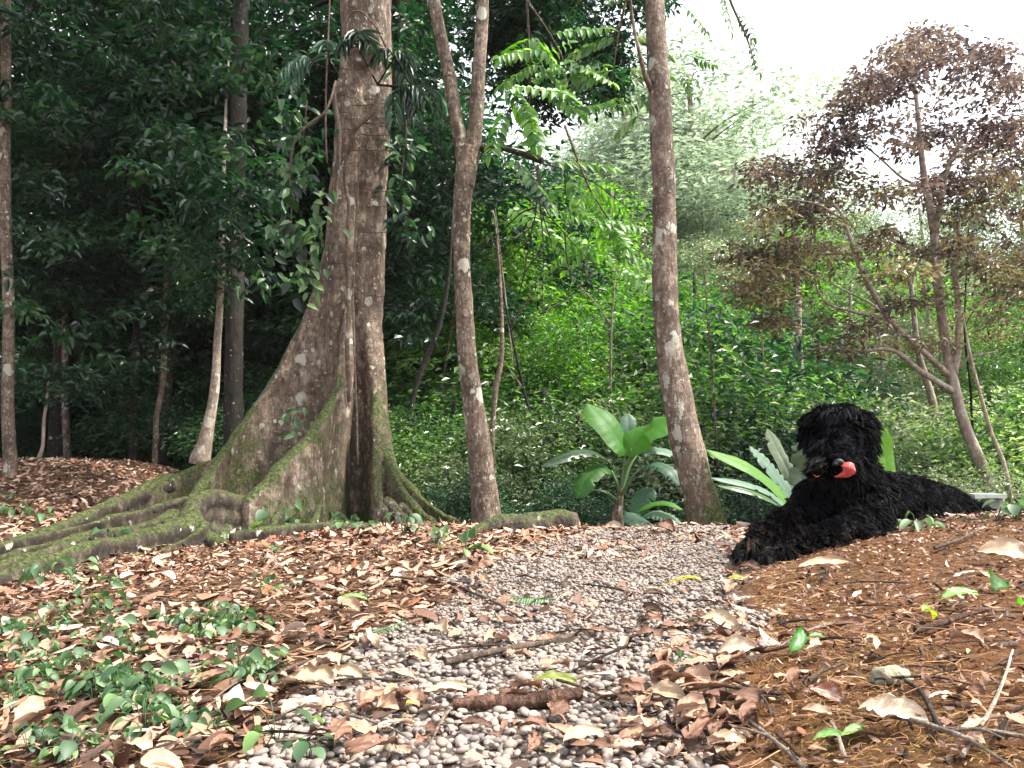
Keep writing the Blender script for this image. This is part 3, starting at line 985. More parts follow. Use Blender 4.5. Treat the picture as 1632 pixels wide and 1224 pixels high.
for px, d, top, k in [(1080, 19, 360, 'mid2'), (1180, 14, 500, 'mid1'), (1180, 20, 330, 'mid2'), (1250, 15, 500, 'mid1'), (1340, 17, 420, 'mid2'), (1420, 15, 470, 'mid2'), (1500, 18, 380, 'mid2'), (1590, 16, 420, 'mid1'),
                      (1680, 14, 380, 'mid1'), (1750, 18, 300, 'mid2'), (1300, 25, 290, 'mid2'), (1400, 27, 320, 'pale'), (1560, 26, 280, 'mid2'), (1660, 24, 250, 'mid2'), (1120, 27, 300, 'pale'), (1220, 30, 270, 'pale'), (1170, 24, 330, 'mid2'), (1330, 30, 300, 'pale'), (1240, 22, 340, 'mid2'), (1800, 24, 280, 'mid2'), (1020, 28, 330, 'mid2'), (1480, 30, 300, 'mid2')]:
    put(k, px, d, top, LR, GR, wide=1.15)
GS = 'low shrubs beyond the crest of the path'
LS = 'low leafy shrub in the hollow beyond the crest of the gravel path'
for px, d, top, k in [(660, 9.5, 640, 'bush'), (720, 10.5, 600, 'bush'), (800, 9.2, 660, 'busho'), (860, 10.2, 590, 'bush'), (930, 9.5, 640, 'busho'), (1010, 10.5, 590, 'bush'), (1090, 11, 590, 'bush'), (1160, 10, 620, 'bushd'), (1210, 11.5, 590, 'bush'), (1270, 11.5, 640, 'busho'),
                      (1340, 10.5, 650, 'busho'), (1420, 11, 640, 'busho'), (1500, 10.5, 660, 'busho'), (1560, 12, 620, 'busho'), (1640, 9.5, 600, 'bush'), (1720, 10, 580, 'bush'), (590, 11, 620, 'bushd'), (760, 12.5, 500, 'bush'), (980, 13, 480, 'bush'), (1130, 13.5, 480, 'bushd'), (900, 7.6, 760, 'bushd'), (1180, 7.8, 760, 'bushd'), (1340, 8.2, 740, 'bushd'), (760, 7.8, 770, 'bushd'), (1480, 8, 750, 'busho'), (1600, 7.4, 750, 'busho')]:
    put(k, px, d, top, LS, GS, wide=1.25)
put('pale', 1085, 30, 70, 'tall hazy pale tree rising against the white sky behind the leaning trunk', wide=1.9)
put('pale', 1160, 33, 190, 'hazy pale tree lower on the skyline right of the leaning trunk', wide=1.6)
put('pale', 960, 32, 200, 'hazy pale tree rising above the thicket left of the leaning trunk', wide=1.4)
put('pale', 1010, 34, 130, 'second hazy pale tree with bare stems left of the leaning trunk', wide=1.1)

# overhead canopy of the three big trunks (out of frame, it shades the ground) ---------------------------
def top_crown(root, c, rx, ry, rz, n, seed, mat, per=150, leafL=.15, name='crown'):
    q = np.random.default_rng(seed)
    C = unit(q.standard_normal((n, 3))) * (q.random(n) ** .45)[:, None] * np.array([rx, ry, rz]) + np.asarray(c)
    C = C[np.abs(C[:, 2] - CAMZ) > 4.3]
    me = crown_mesh(name, C - np.array(root.location), .65, per, leafL, seed, mat)
    return link(name, me, root)
top_crown(big, (-2.2, 8.0, 10.5), 3.4, 3.0, 2.2, 130, 90, 'leaf_dark')

# ------------------------------------------------------------------ trunks given by pixel paths
def trunk_part(root, pts, wid, mat, name='trunk', sides=18, k=5, jit=.06, rough=True, seed=0):
    P, r = smooth_path([at(*p) for p in pts], [w * .5 * mpp(p[2]) for w, p in zip(wid, pts)], k)
    q = np.random.default_rng(seed)
    V, F = tube(P, r, sides)
    if rough:
        n = len(P) * sides
        for i in range(n):
            v = V[i]
            c = P[i // sides]
            s = 1 + .10 * mnoise.noise(Vector((v[0] * 9, v[1] * 9, v[2] * 2.5 + seed))) + .07 * mnoise.noise(Vector((v[0] * 25, v[1] * 25, v[2] * 9 + seed)))
            V[i] = c + (v - c) * s
    mb = MB().add(V, F)
    return wpart(name, mb, M[mat], root)
def px_thing(name, label, cat, px, py, d, group=None):
    b = at(px, py, d)
    return thing(name, label, cat, (b[0], b[1], gz1(b[0], b[1])), group)
def branch(root, pts, wid, mat, name='branch', sides=8):
    return trunk_part(root, pts, wid, mat, name, sides, 4, rough=False)

# slim forked tree
D1 = 6.4
fork = px_thing('forked_tree', 'slim tree whose lichen flecked trunk forks into two stems, one broken side branch', 'tree', 775, 840, D1)
trunk_part(fork, [(778, 900, D1), (776, 835, D1), (770, 770, D1), (763, 700, D1), (754, 640, D1), (746, 570, D1), (739, 480, D1), (736, 400, D1), (737, 330, D1), (742, 270, D1), (746, 235, D1)], [62, 50, 42, 38, 34, 31, 28, 28, 29, 34, 34], 'bark_slim', seed=1, k=8)
trunk_part(fork, [(744, 290, D1), (736, 235, D1), (727, 190, D1), (716, 120, D1 + .05), (702, 55, D1 + .1), (692, 0, D1 + .1), (680, -90, D1 + .2), (665, -300, D1 + .4), (640, -520, D1 + .6)], [24, 25, 22, 21, 20, 20, 19, 16, 8], 'bark_slim', 'stem', seed=2, k=8)
trunk_part(fork, [(744, 300, D1), (752, 240, D1), (758, 190, D1), (763, 120, D1), (767, 60, D1), (769, 0, D1), (772, -90, D1), (780, -300, D1 - .2), (790, -520, D1 - .4)], [24, 26, 25, 23, 22, 21, 20, 16, 8], 'bark_slim', 'stem', seed=3, k=8)
bb = branch(fork, [(768, 238, D1), (790, 235, D1 - .05), (815, 240, D1 - .1), (840, 248, D1 - .15), (864, 257, D1 - .2)], [14, 9, 9, 10, 11], 'bark_black', 'broken_branch', 10)
# hanging dead twigs
hang = px_thing('hanging_twigs', 'spray of bare dark twigs hanging from the broken branch', 'twigs', 857, 262, D1 - .2)
hang.location = tuple(at(857, 262, D1 - .2))
m_ = MB()
q = random.Random(3)
for pts in [[(857, 262), (855, 330), (845, 380), (832, 450), (812, 530)], [(857, 262), (862, 340), (866, 400), (864, 500)], [(858, 266), (868, 330), (900, 372), (935, 410), (962, 425)], [(856, 265), (862, 330), (880, 390), (890, 425)],
            [(855, 330), (830, 340), (800, 368), (780, 382)], [(850, 360), (820, 380), (790, 410), (768, 430)], [(866, 262), (900, 270), (945, 290), (985, 320), (1020, 345)], [(864, 400), (840, 430), (826, 470)], [(900, 372), (905, 420), (925, 460)],
            [(862, 500), (900, 478), (930, 452), (945, 430)], [(845, 380), (825, 400), (800, 425)], [(900, 270), (902, 310), (910, 350)]]:
    P = [at(a, b, D1 - .2 + .10 * math.sin(a * .05)) for a, b in pts]
    Q, r = smooth_path(P, np.linspace(.0075, .0025, len(P)), 4)
    V, F = tube(Q, r, 5)
    m_.add(V, F)
wpart('twig', m_, M['bark_black'], hang)

# leaning blotched tree on the right of the path
D2 = 5.6
lean = px_thing('leaning_tree', 'straight brown trunk with white lichen blotches leaning left, mossy foot', 'tree', 1125, 838, D2)
trunk_part(lean, [(1134, 905, D2), (1126, 838, D2), (1112, 775, D2), (1094, 705, D2), (1079, 630, D2 + .02), (1067, 550, D2 + .05), (1060, 460, D2 + .08), (1059, 370, D2 + .1), (1058, 290, D2 + .1), (1053, 190, D2 + .12), (1048, 90, D2 + .15), (1043, 0, D2 + .2), (1037, -120, D2 + .25), (1030, -360, D2 + .3), (1025, -600, D2 + .4)],
           [74, 62, 53, 50, 48, 44, 41, 38, 36, 37, 35, 32, 31, 28, 20], 'bark_right', seed=7, k=8, sides=22)
branch(lean, [(1040, 145, D2 + .1), (1028, 120, D2 + .05), (1018, 80, D2), (1008, 30, D2), (1002, -30, D2)], [10, 8, 6, 5, 4], 'bark_right')
fl = trunk_part(lean, [(1145, 880, D2 - .02), (1140, 838, D2), (1124, 780, D2 + .05), (1105, 715, D2 + .1)], [40, 28, 20, 12], 'bark_right', 'root_flare', seed=9)

# trunks in the background
def bg_trunk(label, pts, wid, mat, name='background_tree', seed=0, crown=None):
    t = px_thing(name, label, 'tree', pts[0][0], pts[0][1], pts[0][2])
    trunk_part(t, pts, wid, mat, sides=12, seed=seed)
    if crown:
        me = crown_mesh('crown', np.array([at(*c) for c in crown[0]]) - np.array(t.location), crown[1], crown[2], crown[3], 100 + seed, crown[4])
        link('crown', me, t)
    return t
bg_trunk('pale lichen covered trunk standing just behind the left buttress', [(318, 740, 8.6), (330, 690, 8.6), (342, 620, 8.6), (347, 540, 8.6), (352, 460, 8.6), (354, 380, 8.8), (356, 300, 9.2), (360, 180, 9.8), (366, 60, 10.4)], [34, 21, 15, 12, 11, 9, 7, 5, 3], 'bark_pale', seed=21)
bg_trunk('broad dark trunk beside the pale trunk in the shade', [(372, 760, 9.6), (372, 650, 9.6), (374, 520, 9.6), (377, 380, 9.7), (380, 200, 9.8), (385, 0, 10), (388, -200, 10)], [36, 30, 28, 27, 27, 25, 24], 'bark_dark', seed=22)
bg_trunk('distant pale grey trunk left of the big trunk', [(420, 720, 13), (422, 590, 13), (423, 520, 13), (428, 460, 13), (430, 350, 13)], [12, 11, 10, 9, 7], 'bark_pale', seed=23)
bg_trunk('moss grown trunk at the left edge of the clearing', [(14, 790, 8.4), (16, 740, 8.4), (12, 640, 8.4), (14, 500, 8.4), (10, 380, 8.5), (8, 250, 8.5), (10, 120, 8.6), (8, -100, 8.8)], [26, 20, 18, 17, 17, 16, 15, 13], 'bark_slim', seed=24)
bg_trunk('thin brown trunk with a dark twin on the far edge of the clearing', [(246, 752, 10.8), (248, 700, 10.8), (250, 660, 10.8), (258, 620, 10.8), (262, 560, 10.9), (266, 420, 11)], [8, 8, 8, 9, 9, 8], 'bark_slim', seed=25)
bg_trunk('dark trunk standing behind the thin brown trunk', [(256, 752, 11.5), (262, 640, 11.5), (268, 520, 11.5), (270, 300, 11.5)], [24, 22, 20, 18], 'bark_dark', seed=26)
bg_trunk('short grey trunk behind the young leafy sapling', [(108, 740, 12), (106, 690, 12), (104, 640, 12), (104, 560, 12), (102, 400, 12)], [12, 11, 11, 10, 9], 'bark_slim', seed=27)
sap_c = [(70 + 14 * math.cos(i * 2.4) * (i ** .5) * 1.25, 600 + 7 * math.sin(i * 2.4) * (i ** .5), 9.3 + .4 * math.sin(i)) for i in range(22)]
bg_trunk('young sapling with a small spreading crown on the leafy rise', [(62, 730, 9.6), (68, 710, 9.6), (70, 670, 9.6), (74, 640, 9.6), (78, 590, 9.5)], [7, 5, 5, 4, 3], 'bark_pinkish', 'sapling', seed=28, crown=(sap_c, .15, 20, .11, 'leaf_dark'))
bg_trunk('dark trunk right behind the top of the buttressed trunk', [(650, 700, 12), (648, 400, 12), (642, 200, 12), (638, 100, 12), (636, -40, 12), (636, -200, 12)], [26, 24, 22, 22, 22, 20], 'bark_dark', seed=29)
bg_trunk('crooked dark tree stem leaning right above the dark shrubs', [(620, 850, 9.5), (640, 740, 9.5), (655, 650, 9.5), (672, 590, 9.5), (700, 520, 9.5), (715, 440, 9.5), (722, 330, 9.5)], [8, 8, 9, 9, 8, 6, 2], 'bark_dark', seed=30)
bg_trunk('grey thin trunk seen above the dog through the leaves', [(1278, 800, 13), (1279, 660, 13), (1276, 600, 13), (1272, 540, 13), (1272, 480, 13), (1270, 400, 13)], [14, 12, 11, 12, 11, 9], 'bark_pinkish', seed=31)
bg_trunk('bare pale forked stem far off between the two front trunks', [(1020, 420, 31), (1012, 330, 31), (1003, 260, 31), (995, 200, 31), (990, 150, 31)], [13, 11, 10, 8, 6], 'bark_pinkish', seed=32)
bg_trunk('slim grey trunk among the leaves right of the dog', [(1500, 800, 11.5), (1490, 660, 11.5), (1474, 600, 11.5), (1462, 550, 11.5), (1450, 430, 11.5)], [10, 12, 11, 9, 7], 'bark_pale', seed=33)
bg_trunk('thin stem rising behind the slim forked trunk', [(792, 800, 8.5), (785, 700, 8.5), (790, 620, 8.5), (800, 560, 8.5), (796, 430, 8.5), (788, 340, 8.5)], [7, 8, 9, 8, 5, 1.5], 'bark_slim', seed=34)
bg_trunk('thin crooked stem near the right edge beside the slab', [(1612, 800, 7.5), (1600, 740, 7.5), (1580, 690, 7.5), (1560, 620, 7.5), (1545, 560, 7.5), (1535, 500, 7.5)], [8, 7, 6, 5, 4, 1.5], 'bark_pinkish', seed=35)
bg_trunk('dark forked tree high in the upper left canopy', [(240, 500, 12), (225, 300, 12), (215, 150, 12), (212, 100, 12), (218, 40, 12), (205, -40, 12)], [22, 18, 16, 14, 12, 10], 'bark_dark', seed=36)

_sq = random.Random(55)
for i in range(7):
    x = [690, 835, 870, 960, 1150, 1235, 1540][i] + _sq.uniform(-8, 8)
    dd_ = _sq.uniform(9.0, 12.0)
    w_ = _sq.uniform(3, 6)
    l_ = _sq.uniform(-110, 110)
    pts_ = [(x, 830, dd_), (x + l_ * .15 + _sq.uniform(-6, 6), 720, dd_ - .3), (x + l_ * .4, 620, dd_ - .5), (x + l_ * .6 + _sq.uniform(-10, 10), 520, dd_ - .7), (x + l_, _sq.uniform(330, 440), dd_ - .8)]
    t = px_thing('thin_stem', 'thin grey brown stem standing in the green thicket', 'tree', x, 830, dd_, 'thin stems in the thicket')
    trunk_part(t, pts_, [w_, w_ * .9, w_ * .8, w_ * .6, 1.2], ['bark_slim', 'bark_pinkish', 'bark_dark', 'bark_pale'][i % 4], sides=8, rough=False)
    for k in (1, 2, 3):
        a_ = pts_[k]
        sg = _sq.choice([-1, 1])
        branch(t, [a_, (a_[0] + 25 * sg, a_[1] - 35, a_[2] - .2), (a_[0] + _sq.uniform(40, 80) * sg, a_[1] - _sq.uniform(40, 90), a_[2] - .3)], [w_ * .5, w_ * .35, 1], 'bark_slim', sides=5)

# bronze leaved tree
D3 = 8.6
bz = px_thing('bronze_leaved_tree', 'tree with bronze purple leaves and pale pinkish stems against the white sky', 'tree', 1590, 815, D3)
trunk_part(bz, [(1612, 880, D3), (1592, 800, D3), (1564, 740, D3), (1538, 680, D3), (1522, 620, D3), (1510, 560, D3), (1498, 480, D3), (1492, 420, D3), (1488, 360, D3)], [25, 20, 18, 17, 16, 15, 14, 13, 12], 'bark_pinkish', seed=41)
for pts, w in [([(1490, 372, D3), (1480, 320, D3), (1470, 260, D3), (1464, 190, D3), (1455, 120, D3), (1446, 60, D3)], [15, 12, 10, 8, 5, 3]),
               ([(1490, 372, D3), (1502, 310, D3 - .1), (1512, 262, D3 - .1), (1530, 230, D3 - .2), (1550, 190, D3 - .2)], [12, 9, 8, 6, 4]),
               ([(1512, 262, D3 - .1), (1560, 215, D3), (1600, 195, D3 + .1)], [6, 4, 3]),
               ([(1520, 600, D3), (1528, 540, D3 - .1), (1526, 470, D3 - .15), (1522, 430, D3 - .2), (1530, 350, D3 - .3)], [12, 11, 10, 8, 4]),
               ([(1528, 440, D3 - .2), (1560, 425, D3 - .3), (1595, 395, D3 - .4)], [6, 5, 3]),
               ([(1522, 625, D3), (1466, 591, D3 - .1), (1422, 558, D3 - .2), (1370, 560, D3 - .3)], [11, 9, 7, 3]),
               ([(1515, 600, D3), (1480, 568, D3 - .1), (1429, 521, D3 - .3), (1400, 481, D3 - .4), (1368, 420, D3 - .5), (1345, 350, D3 - .6), (1325, 320, D3 - .6)], [10, 9, 9, 8, 7, 5, 3]),
               ([(1422, 512, D3 - .3), (1370, 499, D3 - .4), (1319, 484, D3 - .5), (1300, 455, D3 - .5)], [6, 5, 4, 3]),
               ([(1429, 521, D3 - .3), (1390, 485, D3 - .2), (1350, 465, D3), (1300, 440, D3)], [5, 4, 3, 2]),
               ([(1527, 587, D3), (1547, 569, D3 - .1), (1591, 560, D3 - .2)], [6, 5, 3]),
               ([(1345, 350, D3 - .6), (1300, 325, D3 - .7), (1240, 315, D3 - .8)], [4, 3, 2]),
               ([(1478, 300, D3), (1440, 285, D3 + .2), (1400, 250, D3 + .3), (1340, 200, D3 + .4)], [5, 4, 3, 2])]:
    branch(bz, pts, w, 'bark_pinkish')
q = np.random.default_rng(77)
CL = []
for cx, cy, rx, ry, n in [(1480, 90, 90, 45, 22), (1400, 150, 60, 45, 14), (1560, 130, 60, 50, 16), (1335, 195, 50, 28, 10), (1600, 230, 45, 60, 16), (1440, 210, 60, 35, 10), (1310, 235, 45, 28, 8), (1530, 230, 40, 40, 8),
                          (1240, 275, 45, 25, 8), (1350, 290, 80, 30, 14), (1270, 330, 70, 25, 12), (1460, 300, 60, 30, 8), (1580, 320, 70, 40, 16), (1215, 395, 55, 22, 9), (1230, 445, 65, 30, 16), (1200, 420, 40, 20, 6), (1300, 400, 60, 30, 10),
                          (1400, 400, 70, 30, 12), (1500, 400, 60, 30, 9), (1600, 420, 60, 40, 14), (1350, 530, 90, 25, 8), (1480, 520, 60, 40, 3), (1600, 510, 50, 40, 5), (1280, 500, 50, 25, 7), (1430, 460, 60, 30, 7), (1640, 300, 60, 60, 12), (1700, 200, 60, 90, 14), (1700, 400, 60, 90, 14)]:
    for _ in range(n):
        u = unit(q.standard_normal(2)) * q.random() ** .5
        if q.random() < .88: CL.append(at(cx + u[0] * rx * 1.1, cy + u[1] * ry * 1.1, D3 + q.normal() * .75))
CL = np.array(CL)
_zs = at(1400, 300, D3)[2] + .35 * np.random.default_rng(5).standard_normal(len(CL))
for k_, mt_ in ((CL[:, 2] > _zs, 'leaf_purple'), (CL[:, 2] <= _zs, 'leaf_bronze')):
    link('crown', crown_mesh('crown', CL[k_] - np.array(bz.location), .27, 88, .072, 78, mt_, droop=.3, flat=.36, wfrac=.45), bz)

# ------------------------------------------------------------------ compound leafy branches (pinnate leaves)
def pinnate(mbL, mbS, p0, p1, n, L, sag=.12, w=.42, rnd=None, seed=0, up=None):
    q = np.random.default_rng(seed)
    p0, p1 = np.asarray(p0), np.asarray(p1)
    t = np.linspace(0, 1, n + 2)
    P = p0 + (p1 - p0) * t[:, None]
    ln = np.linalg.norm(p1 - p0)
    P[:, 2] -= sag * ln * t ** 2
    V, F = tube(P, np.linspace(.0035, .0012, len(P)), 5)
    mbS.add(V, F)
    T = unit(np.gradient(P, axis=0))
    nrm = np.array([.5 * q.normal(), -.75, .7]) if up is None else np.asarray(up)
    for s in (-1, 1):
        sd = unit(np.cross(nrm, T[1:])) * s
        d = sd + T[1:] * .45 + .12 * q.standard_normal((n + 1, 3)) + np.array([0, 0, -.25])
        Ls = L * (.75 + .35 * np.sin(np.pi * t[1:])) * (.9 + .2 * q.random(n + 1))
        leaves(mbL, P[1:], d, nrm + .25 * q.standard_normal((n + 1, 3)), Ls, Ls * w, np.clip(.5 + .25 * q.standard_normal(n + 1), 0, 1), 8)
    leaves(mbL, P[-1:], T[-1:], nrm[None], np.array([L]), np.array([L * w]), np.array([.6]), 8)
def leafy_branch(label, stems, sprays, mat, L, name='leafy_branch', n=8, seed=0, w=.45, sag=.12):
    a = at(*stems[0][0][0]) if False else at(*stems[0][0])
    t = thing(name, label, 'branch', tuple(a))
    ms, ml = MB(), MB()
    for st in stems:
        P, r = smooth_path([at(*p) for p in st], np.linspace(.012, .004, len(st)), 4)
        V, F = tube(P, r, 6)
        ms.add(V, F)
    wpart('stem', ms, M['bark_twig'], t)
    for i, (a, b) in enumerate(sprays):
        ml = MB()
        pinnate(ml, ml, at(*a), at(*b), n, L, seed=seed + i, w=w, sag=sag)
        wpart('leaf', ml, M[mat], t)
    return t
q = random.Random(12)
def sprays_in(boxes, d0, ln=(60, 110), dj=.5):
    out = []
    for x0, y0, x1, y1, n in boxes:
        for _ in range(n):
            a = (q.uniform(x0, x1), q.uniform(y0, y1), d0 + q.uniform(-dj, dj))
            an = q.uniform(-.8, 1.5) if q.random() < .6 else q.uniform(1.7, 3.8)
            l = q.uniform(*ln)
            out.append((a, (a[0] + l * math.cos(an), a[1] + l * math.sin(an) * .7, a[2] + q.uniform(-.25, .25))))
    return out
leafy_branch('bright green pinnate leaves hanging at top centre right of the forked stems', [[(800, -60, 6), (840, 0, 6), (880, 60, 6), (910, 120, 6)], [(840, 0, 6), (845, 120, 6.1), (840, 230, 6.1)]],
             [((880, 55, 5.9), (965, 35, 5.8)), ((895, 95, 5.9), (975, 120, 5.7)), ((880, 120, 6), (960, 95, 5.9)), ((870, 140, 6), (925, 175, 5.9)), ((850, 60, 6), (800, 90, 6)), ((860, 100, 6), (800, 130, 6))] + sprays_in([(790, 20, 900, 190, 11), (800, 150, 880, 260, 4)], 6.1),
             'leaf_bright', .092, seed=200, n=8, w=.48)
leafy_branch('light green leaf sprays trailing below and right of the broken branch', [[(900, 200, 6.8), (940, 300, 6.8), (985, 370, 6.8), (1020, 420, 6.8)]],
             sprays_in([(860, 260, 980, 400, 9), (930, 330, 1010, 440, 6), (780, 300, 860, 400, 3)], 7.0, (50, 90)), 'leaf_bright', .095, seed=260, n=6, w=.5, sag=.2)
leafy_branch('dark green leaf spray on a thin twig beside the leaning trunk', [[(1002, -20, 5.7), (985, 60, 5.8), (975, 130, 5.8)]],
             sprays_in([(950, 100, 1030, 200, 8), (960, 0, 1010, 80, 3)], 5.9, (45, 80), .2), 'leaf_mid', .10, seed=300, n=7)
leafy_branch('few leaves dangling into the white sky right of the leaning trunk', [[(1150, -80, 5.6), (1160, -10, 5.6), (1190, 60, 5.6), (1205, 110, 5.6)]],
             [((1150, -10, 5.6), (1165, 45, 5.6)), ((1175, 20, 5.6), (1200, 55, 5.6)), ((1195, 60, 5.6), (1210, 110, 5.6)), ((1090, 10, 5.6), (1125, 45, 5.6)), ((1100, 90, 5.6), (1135, 100, 5.6)), ((1085, 120, 5.7), (1110, 150, 5.7))], 'leaf_mid', .06, n=5, seed=320)
# dark tree crown mass at top centre
tcx = thing('broadleaf_tree', 'dark leafy crown hanging from above at top centre behind the pinnate leaves', 'tree', (2.14, 11, gz1(2.14, 11)))
m_ = MB()
Pq, rq_ = smooth_path([(2.24, 11, gz1(2.14, 11) - .3), (2.14, 11.1, 1), (2.07, 11.1, 3), (2.02, 11.1, 6), (1.8, 11.2, 9)], [.07, .07, .06, .05, .03], 5)
V, F = tube(Pq, rq_, 10)
m_.add(V, F)
wpart('trunk', m_, M['bark_dark'], tcx)
for nm_, lab_, boxes_, dd_, sd_ in [('a', 'pale lichen covered trunk standing just behind the left buttress', [(215, -40, 470, 400, 60), (300, 300, 430, 470, 12)], 8.3, 140),
                              ('b', 'moss grown trunk at the left edge of the clearing', [(-80, -60, 130, 300, 34), (20, 350, 120, 560, 8)], 8.6, 141),
                              ('c', 'dark trunk standing behind the thin brown trunk', [(110, 60, 320, 520, 40), (20, 500, 300, 590, 9)], 10.4, 142),
                              ('d', 'dark trunk right behind the top of the buttressed trunk', [(620, -60, 720, 330, 26), (640, 330, 720, 560, 12)], 10.5, 143)]:
    own = [o for o in COL.objects if o.get('label') == lab_][0]
    qq = np.random.default_rng(sd_)
    CC = np.array([at(qq.uniform(b[0], b[2]), qq.uniform(b[1], b[3]), dd_ + qq.normal() * .45) for b in boxes_ for _ in range(b[4])])
    link('crown', crown_mesh('crown', CC - np.array(own.location), .30, 46, .105, sd_, 'leaf_dark', droop=.3, flat=.35, kind=8), own)
q2 = np.random.default_rng(31)
C = [at(cx + q2.normal() * sx, cy + q2.normal() * sy, 10.8 + q2.normal() * .5) for cx, cy, sx, sy, n in [(880, 30, 55, 45, 60), (920, 100, 38, 40, 34), (830, 80, 35, 45, 16), (900, -60, 90, 50, 50), (800, 0, 40, 40, 14)] for _ in range(n)]
link('crown', crown_mesh('crown', np.array(C) - np.array(tcx.location), .34, 120, .11, 32, 'leaf_dark'), tcx)

# ------------------------------------------------------------------ vines and climbing plants on the big trunk
def vine(label, pts, wid, mat='bark_twig', name='vine', sides=7):
    a = at(*pts[-1])
    t = thing(name, label, 'vine', tuple(a))
    trunk_part(t, pts, wid, mat, 'stem', sides, 5, rough=False)
    return t
vine('thick knobbly vine twisting down the front of the big trunk', [(604, 150, 6.62), (598, 170, 6.62), (585, 187, 6.60), (570, 200, 6.58), (561, 215, 6.58), (560, 232, 6.58), (553, 248, 6.6), (549, 290, 6.62), (556, 330, 6.62), (552, 400, 6.58), (556, 480, 6.56), (553, 560, 6.5), (556, 640, 6.45)], [10, 10, 10, 10, 9, 9, 8, 6, 6, 6, 7, 7, 6])
vine('woody vine climbing the left edge of the big trunk', [(542, 128, 6.75), (533, 145, 6.72), (534, 170, 6.72), (539, 200, 6.7), (540, 240, 6.68), (536, 300, 6.66), (528, 360, 6.62)], [8, 8, 8, 9, 8, 6, 5])
vine('thin straight aerial root down the middle of the big trunk', [(574, 205, 6.55), (572, 260, 6.55), (568, 340, 6.5), (564, 420, 6.48), (563, 520, 6.42), (568, 640, 6.4), (570, 740, 6.3)], [3, 3, 3, 3, 3, 3, 3])
vine('slack thin liana hanging left of the big trunk', [(527, -40, 6.3), (523, 60, 6.3), (520, 130, 6.3), (519, 200, 6.3), (521, 260, 6.3)], [3, 3, 3, 3, 3])
vine('curved thin liana swinging out from the big trunk', [(535, 130, 6.6), (520, 175, 6.4), (490, 200, 6.3), (470, 225, 6.3), (463, 260, 6.3), (462, 300, 6.3)], [4, 4, 4, 3, 3, 2])
vine('dark arched root over the upper bark of the big trunk', [(551, 55, 6.6), (555, 30, 6.6), (565, 18, 6.58), (580, 22, 6.58), (600, 45, 6.6), (615, 75, 6.65)], [4, 3, 3, 3, 3, 3])
_q = random.Random(8)
for i in range(17):
    y = [150, 158, 168, 178, 186, 196, 204, 214, 240, 262, 330, 372, 418, 196, 470, 110, 300][i]
    x0, x1 = (_q.uniform(560, 590), 625 - max(0, (y - 250)) * .06) if i % 3 else (537 - max(0, y - 260) * .10, _q.uniform(560, 580))
    t = px_thing('aerial_root', 'hair thin aerial root wrapped across the bark of the big trunk', 'aerial root', x0, y, 6.6, 'thin aerial roots girdling the big trunk')
    t.location = tuple(at(x0, y, 6.6))
    wx = 565 + 20
    hw = 45 + max(0, y - 300) * .04
    def dd(x): return D0 + .03 - math.sqrt(max(.02, 1 - ((x - (574 if y > 250 else 582)) / (hw + 6)) ** 2)) * .285
    xs = np.linspace(x0, x1, 6)
    sl = _q.uniform(-.15, .25)
    trunk_part(t, [(x, y + (x - x0) * sl + _q.uniform(-1, 1), dd(x)) for x in xs], [1.5] * 6, 'bark_black', 'strand', 5, 3, rough=False)

def finger_leaf(ml, ms, a, b, fing=9, L=.16, seed=0):
    """deeply cut drooping leaf: narrow fingers along a rib"""
    q = np.random.default_rng(seed)
    a, b = np.asarray(a), np.asarray(b)
    t = np.linspace(0, 1, fing)
    P = a + (b - a) * t[:, None]
    P[:, 2] += .06 * np.sin(np.pi * t) - .05 * t ** 2
    V, F = tube(P, np.linspace(.006, .002, fing), 5)
    ms.add(V, F)
    T = unit(np.gradient(P, axis=0))
    for s in (-1, 1):
        sd = unit(np.cross(np.array([0, -.6, 1.]), T)) * s
        d = sd * .8 + T * .7 + np.array([0, 0, -.8]) + .1 * q.standard_normal((fing, 3))
        Ls = L * (.6 + .6 * np.sin(np.pi * (t * .8 + .15)))
        leaves(ml, P, d, np.array([0, -.7, 1.]) + .2 * q.standard_normal((fing, 3)), Ls, Ls * .17, np.clip(.4 + .25 * q.standard_normal(fing), 0, 1), 8)
def climber(label, hub, tips, mat, L=.17, seed=0):
    t = thing('climbing_plant', label, 'plant', tuple(at(*hub)))
    ms, ml = MB(), MB()
    for i, (m, e) in enumerate(tips):
        P, r = smooth_path([at(*hub), at(*m)], [.009, .006], 6)
        V, F = tube(P, r, 6)
        ms.add(V, F)
        finger_leaf(ml, ms, at(*m), at(*e), L=L, seed=seed + i)
    wpart('stalks', ms, M['bark_dark'], t)
    wpart('leaves', ml, M[mat], t)
    return t
climber('epiphyte with drooping finger cut leaves perched on the upper right of the big trunk', (602, 135, 6.5), [((570, 75, 6.3), (572, 45, 6.2)), ((570, 75, 6.3), (545, 65, 6.2)), ((570, 75, 6.3), (590, 62, 6.2)), ((628, 92, 6.3), (650, 85, 6.2)), ((628, 92, 6.3), (605, 80, 6.2)), ((628, 92, 6.3), (645, 115, 6.2)),
        ((640, 140, 6.3), (680, 150, 6.2)), ((640, 140, 6.3), (665, 175, 6.2)), ((665, 140, 6.4), (695, 160, 6.3))], 'leaf_dark', seed=400)
climber('pale grey green finger leaves hanging out left of the big trunk', (540, 120, 6.5), [((500, 100, 6.4), (470, 95, 6.3)), ((500, 100, 6.4), (450, 105, 6.3)), ((525, 95, 6.4), (520, 60, 6.3)), ((500, 100, 6.4), (462, 125, 6.3))], 'leaf_blue', seed=420, L=.15)
climber('pale grey drooping fingers hanging between the big trunk and the forked tree', (640, 142, 6.4), [((675, 140, 6.5), (697, 165, 6.5)), ((675, 140, 6.5), (712, 168, 6.5)), ((625, 150, 6.5), (628, 180, 6.4))], 'leaf_blue', seed=430, L=.17)
